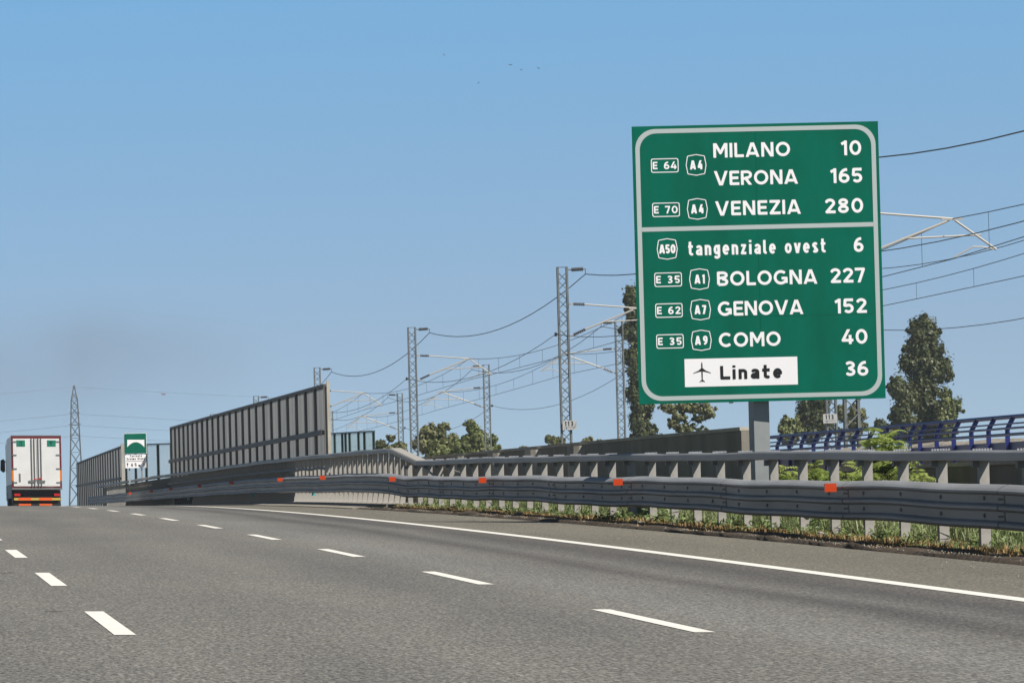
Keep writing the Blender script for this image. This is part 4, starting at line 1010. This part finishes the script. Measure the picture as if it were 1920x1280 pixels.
tree('round_tree', 'olive tree behind the thick mast foot right of the white plate', [(1608, 775, 16, 16), (1598, 792, 20, 14), (1578, 775, 10, 14), (1612, 800, 14, 14), (1590, 815, 24, 14)], 410, MT['brownish'], 11760, 0.172, trunk=1598, group=GT)
tree('robinia_tree', 'sparse airy tree with open crown just below the lower left sign corner', [(1258, 765, 20, 10), (1285, 762, 18, 12), (1312, 765, 22, 14), (1330, 772, 14, 12), (1275, 782, 16, 10), (1262, 795, 12, 10), (1310, 785, 14, 8), (1285, 805, 22, 12), (1318, 808, 12, 8)], 340, MT['brownish'], 8820, 0.158, trunk=1283, group=GT, fill=.4, trunk_r=.14)
tree('bush', 'tiny green bush top just right of the slim poplar', [(1236, 822, 10, 9), (1238, 832, 10, 8)], 350, MT['poplar'], 1470, 0.158, trunk=1237, cat='bush', group=GT)
tree('round_tree', 'broad olive tree with several tops behind the wall beside a mast', [(806, 812, 16, 16), (793, 830, 18, 16), (832, 800, 10, 9), (826, 812, 12, 10), (812, 836, 22, 18), (846, 830, 22, 14), (856, 842, 26, 14), (828, 846, 28, 16), (880, 845, 22, 12)], 330, MT['brownish'], 23100, 0.172, trunk=822, group=GT)
tree('round_tree', 'spiky-topped green tree at the right end of the bushes', [(880, 794, 9, 7), (888, 806, 11, 12), (896, 818, 16, 16), (876, 822, 10, 7), (902, 834, 18, 14), (925, 826, 9, 10), (920, 842, 16, 12), (896, 848, 24, 12)], 325, MT['broad'], 13650, 0.165, trunk=896, group=GT)
tree('bush', 'bright green bush in front of the broad olive tree', [(830, 838, 20, 12), (858, 836, 22, 12), (850, 850, 34, 12), (815, 850, 18, 12)], 318, MT['broad'], 13650, 0.165, trunk=845, cat='bush', group=GT)
tree('bush', 'small dark bush beside the teal barrier', [(714, 833, 9, 7), (732, 822, 8, 6), (724, 842, 18, 9), (752, 838, 10, 9), (745, 846, 18, 8)], 330, MT['brownish'], 5460, 0.158, trunk=726, cat='bush', group=GT)
tree('bush', 'feathery treetop left of the mast with the white plate', [(1030, 822, 11, 7), (1046, 828, 16, 7), (1040, 840, 20, 8)], 340, MT['brownish'], 3570, 0.158, trunk=1040, cat='bush', group=GT)
tree('bush', 'flat feathery treetop between the plate mast and the slim poplar', [(1102, 828, 12, 8), (1122, 832, 20, 6), (1095, 838, 10, 6), (1118, 842, 26, 7)], 340, MT['brownish'], 4200, 0.158, trunk=1112, cat='bush', group=GT)
tree('bush', 'tiny treetop poking over the pilastered wall', [(985, 842, 10, 5), (975, 848, 14, 6)], 330, MT['brownish'], 1260, 0.145, trunk=982, cat='bush', group=GT)

# ailanthus shrubs in front of the low wall: arching pinnate fronds
def frond_shrub(label, px, ytop, ybot, wpx, Y, nfr, flen=.55):
    k = Y / F_PX; base = at(px, ybot, Y); gz = rz(15, Y) - .12
    t = thing('shrub', label, 'shrub', (base.x, Y, gz), 'leafy shrubs behind the guardrail')
    org = np.array([base.x, Y, gz]); Vs, Fs = [], []; cnt = 0; ztop = at(px, ytop, Y).z; w = wpx * k
    stems = MB(); ns = max(3, nfr // 14)
    heads = []
    for i in range(ns):
        hx = base.x + RNG.uniform(-1, 1) * w * .45; hy = Y + RNG.uniform(-.6, .6); hz = gz + (ztop - gz) * RNG.uniform(.7, .97)
        stems.tube([(base.x + (hx - base.x) * .2, Y + (hy - Y) * .3, gz), (base.x + (hx - base.x) * .7, Y + (hy - Y) * .7, gz + (hz - gz) * .55), (hx, hy, hz)], .018, 5, True, .007); heads.append((base.x + (hx - base.x) * .2, Y, gz, hx, hy, hz))
    P, N, D = [], [], []
    for i in range(nfr):
        bx, by, bz, hx, hy, hz = heads[i % ns]; u = RNG.uniform(.35, 1.0)
        o_ = Vector((bx + (hx - bx) * u, by + (hy - by) * u, bz + (hz - bz) * u)); a = RNG.uniform(0, 2 * math.pi); L_ = flen * RNG.uniform(.6, 1.2)
        el = RNG.uniform(.1, .9); dirv = Vector((math.cos(a) * math.cos(el), math.sin(a) * math.cos(el), math.sin(el)))
        side = dirv.cross(Vector((0, 0, 1))).normalized()
        for j in range(1, 11):
            s = j / 10; c = o_ + dirv * (L_ * s) - Vector((0, 0, .55 * L_ * s * s)); ll = .16 * (1.05 - .55 * s) * flen / .55
            tang = (dirv - Vector((0, 0, 1.1 * s))).normalized()
            for sg in (-1, 1):
                tip = c + side * (sg * ll) + tang * (ll * .35) - Vector((0, 0, ll * .25)); wv = tang * (ll * .17)
                Vs += [tuple(c), tuple((c + tip) / 2 + wv), tuple(tip), tuple((c + tip) / 2 - wv)]; Fs.append((cnt, cnt + 1, cnt + 2, cnt + 3)); cnt += 4
    fast_mesh('foliage', np.array(Vs), np.array(Fs), MT['ailanthus'], t, org)
    stems.build('stems', MT['bark'], t)
frond_shrub('bright green leafy shrub just right of the sign post', 1470, 862, 905, 75, 96, 110)
frond_shrub('bright green leafy shrub, second from the sign post', 1535, 862, 905, 80, 95, 110)
frond_shrub('bright green leafy shrub left of the tallest sprout', 1598, 864, 905, 80, 94, 110)
frond_shrub('tall bright sprout rising above the guardrail in front of the blue railing', 1652, 796, 905, 66, 95, 230, .6)
frond_shrub('low leafy shrub at the right end of the row under the blue railing', 1712, 866, 905, 60, 93.5, 80, .5)
frond_shrub('sparse sprouts right of the shrub row, against the low wall', 1760, 878, 905, 30, 94, 22, .4)

# ------------------------------------------------------------------ VERGE GRASS
def grass(name, m, n, ylo, yhi, slo, shi, hlo, hhi, per, wid, spread, bend=.5):
    Y = ylo + (yhi - ylo) * RNG.uniform(0, 1, n) ** .85; S = RNG.uniform(slo, shi, n)
    dens = .5 + .5 * np.sin(Y * .9 + np.sin(S * 2) * 2); hs = RNG.uniform(hlo, hhi, n) * (.65 + .5 * dens)
    zz = np.array([rz(s, y) for s, y in zip(S, Y)]) + np.interp(S, [11.7, 12.5, 13.4, 14.6, 16.5], [.02, .025, -.01, -.06, -.13]); X = S + KH * Y * Y / 2
    m_ = n * per; cx = np.repeat(X, per) + RNG.normal(size=m_) * spread; cy = np.repeat(Y, per) + RNG.normal(size=m_) * spread; cz = np.repeat(zz, per)
    h_ = np.repeat(hs, per) * RNG.uniform(.5, 1.15, m_); a = RNG.uniform(0, 2 * np.pi, m_); be = RNG.uniform(.1, 1, m_) * bend * h_
    dx, dy = np.cos(a), np.sin(a); wx, wy = -dy * wid, dx * wid
    B = np.stack([cx, cy, cz], 1); Mi = B + np.stack([dx * be * .35, dy * be * .35, h_ * .6], 1); Tp = B + np.stack([dx * be, dy * be, h_ * (1 - .35 * be / h_)], 1)
    Wd = np.stack([wx, wy, np.zeros(m_)], 1)
    V = np.stack([B - Wd, B + Wd, Mi + Wd * .8, Mi - Wd * .8, Tp + Wd * .12, Tp - Wd * .12], 1).reshape(-1, 3); i0 = np.arange(m_) * 6
    Fq = np.concatenate([np.stack([i0, i0 + 1, i0 + 2, i0 + 3], 1), np.stack([i0 + 3, i0 + 2, i0 + 4, i0 + 5], 1)])
    o = fast_mesh(name, V, Fq, m); tag(o, kind='stuff'); return o
grass('grass', MT['grass'], 9500, 46, 126, 13.3, 16.2, .22, .60, 13, .007, .07, 1.0)
grass('dry_grass', MT['straw'], 4000, 46, 126, 12.5, 13.65, .04, .13, 10, .006, .06, 1.3)
grass('dry_grass', MT['straw'], 700, 46, 126, 11.98, 12.45, .02, .07, 8, .006, .08, 1.4)
grass('grass', MT['grass'], 350, 46, 126, 12.7, 13.2, .08, .20, 10, .006, .06, .9)

Pw, Nw = [], []
for i in range(3000):
    y_ = 46 + 80 * RNG.uniform() ** .85; s_ = RNG.uniform(13.2, 15.6) if RNG.uniform() < .85 else RNG.uniform(12.6, 13.2); hh = RNG.uniform(.08, .42) * (1 if s_ > 13.2 else .5); nl = RNG.integers(8, 22)
    c_ = np.array([s_ + KH * y_ * y_ / 2, y_, rz(s_, y_) - .02])
    q = RNG.normal(size=(nl, 3)) * np.array([.10, .10, .0]) + np.array([0, 0, 1]) * RNG.uniform(.1, 1, (nl, 1)) * hh
    Pw.append(c_ + q); Nw.append(RNG.normal(size=(nl, 3)) * .6 + np.array([-.2, -.3, .8]))
Pw = np.concatenate(Pw); Nw = np.concatenate(Nw); Nw /= np.linalg.norm(Nw, axis=1)[:, None]
Vw, Fw = leaf_quads(Pw, Nw, .038, 2.8); tag(fast_mesh('weeds', Vw, Fw, MT['weed']), kind='stuff')

# grit and small pebbles swept to the edge of the shoulder
npb = 2600; yp = 40 + 90 * RNG.uniform(size=npb) ** 1.1; sp = np.where(RNG.uniform(size=npb) < .88, 11.75 + np.abs(RNG.normal(size=npb)) * .3, 11.6 - np.abs(RNG.normal(size=npb)) * .9)
zp = np.array([rz(a, b) for a, b in zip(sp, yp)]) + np.interp(sp, [11.6, 11.7, 11.9, 12.5], [.0, .03, .04, .03]); rp_ = RNG.uniform(.004, .016, npb)
tet = np.array([(1, 0, -.5), (-.6, .9, -.5), (-.6, -.9, -.5), (0, 0, 1.0)]); tf = np.array([(0, 1, 3), (1, 2, 3), (2, 0, 3), (0, 2, 1)])
Vp = (np.stack([sp + KH * yp * yp / 2, yp, zp], 1)[:, None, :] + tet[None] * rp_[:, None, None] * RNG.uniform(.6, 1.4, (npb, 4, 1))).reshape(-1, 3)
tag(fast_mesh('gravel', Vp, (np.arange(npb)[:, None, None] * 4 + tf[None]).reshape(-1, 3), MT['rock']), kind='stuff')

# stones on the verge edge
def stone(label, px, py, Y, sx_, sy_, sz_, rot):
    p = at(px, py, Y); bm = bmesh.new(); bmesh.ops.create_icosphere(bm, subdivisions=2, radius=1)
    rg = np.random.default_rng(int(px))
    for v_ in bm.verts:
        q = v_.co; q *= 1 + rg.uniform(-.16, .16); v_.co = Vector((max(-.75, min(.75, q.x)) * sx_, max(-.75, min(.75, q.y)) * sy_, max(-.6, min(.62, q.z)) * sz_))
    bmesh.ops.rotate(bm, verts=bm.verts, cent=(0, 0, 0), matrix=Matrix.Rotation(rot, 3, 'Y'))
    me_ = bpy.data.meshes.new('stone'); bm.to_mesh(me_); bm.free(); me_.materials.append(MT['rock']); o = bpy.data.objects.new('stone', me_); C.objects.link(o); o.location = p
    tag(o, label, 'stone', 'stones on the verge edge')
stone('pale lump of broken asphalt lying on the verge between two guardrail posts, right one', 1545, 1009, 69.0, .16, .14, .13, .3)
stone('flat pale slab beside the broken asphalt lump', 1523, 1011, 69.3, .16, .14, .07, -.3)
stone('grey stone at the verge edge below the middle of the beam', 1199, 983, 84.5, .16, .14, .10, .2)
stone('low grey stone just right of another, below the middle of the beam', 1214, 985, 84.0, .12, .12, .10, -.4)
stone('small pale stone at the left start of the grass', 972, 965, 100, .12, .12, .08, 0)

nw = 26000; Yw = RNG.uniform(-60, 300, nw); hw = 9 + 3 * np.sin(Yw * .21) + 2 * np.sin(Yw * .083 + 1)
Pw = np.stack([-34 + RNG.normal(size=nw) * 2.2, Yw, -6 + (hw + 6) * RNG.uniform(0, 1, nw) ** .8], 1); Nw = RNG.normal(size=(nw, 3)) + np.array([.8, 0, .4]); Nw /= np.linalg.norm(Nw, axis=1)[:, None]
Vw, Fw = leaf_quads(Pw, Nw, .75); tag(fast_mesh('unseen_shade_woods', Vw, Fw, MT['broad']), kind='stuff')  # unseen leaf mass left of the frame, added to darken left-facing steel

# ------------------------------------------------------------------ BIRDS
def bird(label, px, py, sp_, rot, m='bird', Y=300):
    p = at(px, py, Y); sp_ *= 1.35; V = [(-.5, 0, .12), (-.25, .05, .16), (0, .0, .02), (.25, .05, .16), (.5, 0, .12), (.25, -.12, .13), (0, -.12, .0), (-.25, -.12, .13), (0, .26, .0), (0, -.30, 0), (.05, -.02, -.05), (-.05, -.02, -.05)]
    Fc = [(0, 1, 7), (1, 2, 6, 7), (2, 3, 5, 6), (3, 4, 5), (2, 8, 10), (8, 2, 11), (8, 11, 10), (6, 10, 9), (6, 9, 11), (10, 11, 9), (2, 10, 6), (2, 6, 11)]
    me_ = bpy.data.meshes.new('bird'); me_.from_pydata([(x * sp_, y * sp_, z * sp_) for x, y, z in V], [], Fc); me_.materials.append(MT[m]); o = bpy.data.objects.new('bird', me_); C.objects.link(o); o.location = p; o.rotation_euler = (R(55), rot, rot * 1.7)
    tag(o, label, 'bird', 'birds in the sky')
bird('leftmost and highest of the tiny birds in the upper sky', 832, 103, .22, .5)
bird('tiny bird at the left of the high trio in the sky', 957, 122, .2, 0)
bird('middle tiny bird of the high trio in the sky', 978, 131, .18, -.4)
bird('tiny bird at the right of the high trio in the sky', 1009, 128, .22, .3)
bird('tiny bird flying below the others in the upper sky', 898, 155, .2, -.6)
bird('small dark reddish bird flying above the left end of the tall barrier', 305.5, 739, .28, .2, 'bird_red')

# ------------------------------------------------------------------ HAZE
hz = MB(); hz.box(-700, 900, -60, 2300, -7.5, 75)
hm = bpy.data.materials.new('haze'); hm.use_nodes = True; hm.node_tree.nodes.clear()
ho = hm.node_tree.nodes.new('ShaderNodeOutputMaterial'); hv = hm.node_tree.nodes.new('ShaderNodeVolumePrincipled')
hv.inputs['Color'].default_value = (.80, .88, .96, 1); hv.inputs['Density'].default_value = 0.00019; hv.inputs['Anisotropy'].default_value = 0.2
hm.node_tree.links.new(hv.outputs[0], ho.inputs['Volume'])
tag(hz.build('haze', hm), kind='stuff')

# faint dark smoke drifting left of the road, far away
sc_ = at(120, 690, 1300.0); sm = MB(); n1, n2 = 12, 20
rx_, ry_, rz_ = 62.0, 70.0, 24.0
for i in range(n1 + 1):
    for j in range(n2):
        a, c = math.pi * i / n1, 2 * math.pi * j / n2
        sm.v.append((sc_.x + rx_ * math.sin(a) * math.cos(c), sc_.y + ry_ * math.sin(a) * math.sin(c), sc_.z + rz_ * math.cos(a)))
for i in range(n1):
    for j in range(n2): sm.f.append((i * n2 + j, (i + 1) * n2 + j, (i + 1) * n2 + (j + 1) % n2, i * n2 + (j + 1) % n2))
mm = bpy.data.materials.new('smoke'); mm.use_nodes = True; q, l = mm.node_tree.nodes, mm.node_tree.links; q.clear()
o_ = q.new('ShaderNodeOutputMaterial'); pv = q.new('ShaderNodeVolumePrincipled'); pv.inputs['Color'].default_value = (.34, .33, .35, 1)
tcn = q.new('ShaderNodeTexCoord'); mpn = q.new('ShaderNodeMapping'); mpn.inputs['Scale'].default_value = (1 / rx_, 1 / ry_, 1 / rz_); l.new(tcn.outputs['Object'], mpn.inputs[0])
ln = q.new('ShaderNodeVectorMath'); ln.operation = 'LENGTH'; l.new(mpn.outputs[0], ln.inputs[0])
fo_ = q.new('ShaderNodeMapRange'); fo_.interpolation_type = 'SMOOTHSTEP'; fo_.inputs[1].default_value = 1.0; fo_.inputs[2].default_value = .1; l.new(ln.outputs['Value'], fo_.inputs[0])
nt = q.new('ShaderNodeTexNoise'); nt.inputs['Scale'].default_value = .032; nt.inputs['Detail'].default_value = 3; l.new(tcn.outputs['Object'], nt.inputs['Vector'])
nr_ = q.new('ShaderNodeMapRange'); nr_.inputs[1].default_value = .36; nr_.inputs[2].default_value = .68; l.new(nt.outputs[0], nr_.inputs[0])
m1 = q.new('ShaderNodeMath'); m1.operation = 'MULTIPLY'; l.new(fo_.outputs[0], m1.inputs[0]); l.new(nr_.outputs[0], m1.inputs[1])
m2 = q.new('ShaderNodeMath'); m2.operation = 'MULTIPLY'; m2.inputs[1].default_value = .0072; l.new(m1.outputs[0], m2.inputs[0])
l.new(m2.outputs[0], pv.inputs['Density']); l.new(pv.outputs[0], o_.inputs['Volume'])
tag(sm.build('smoke', mm, origin=tuple(sc_)), kind='stuff')
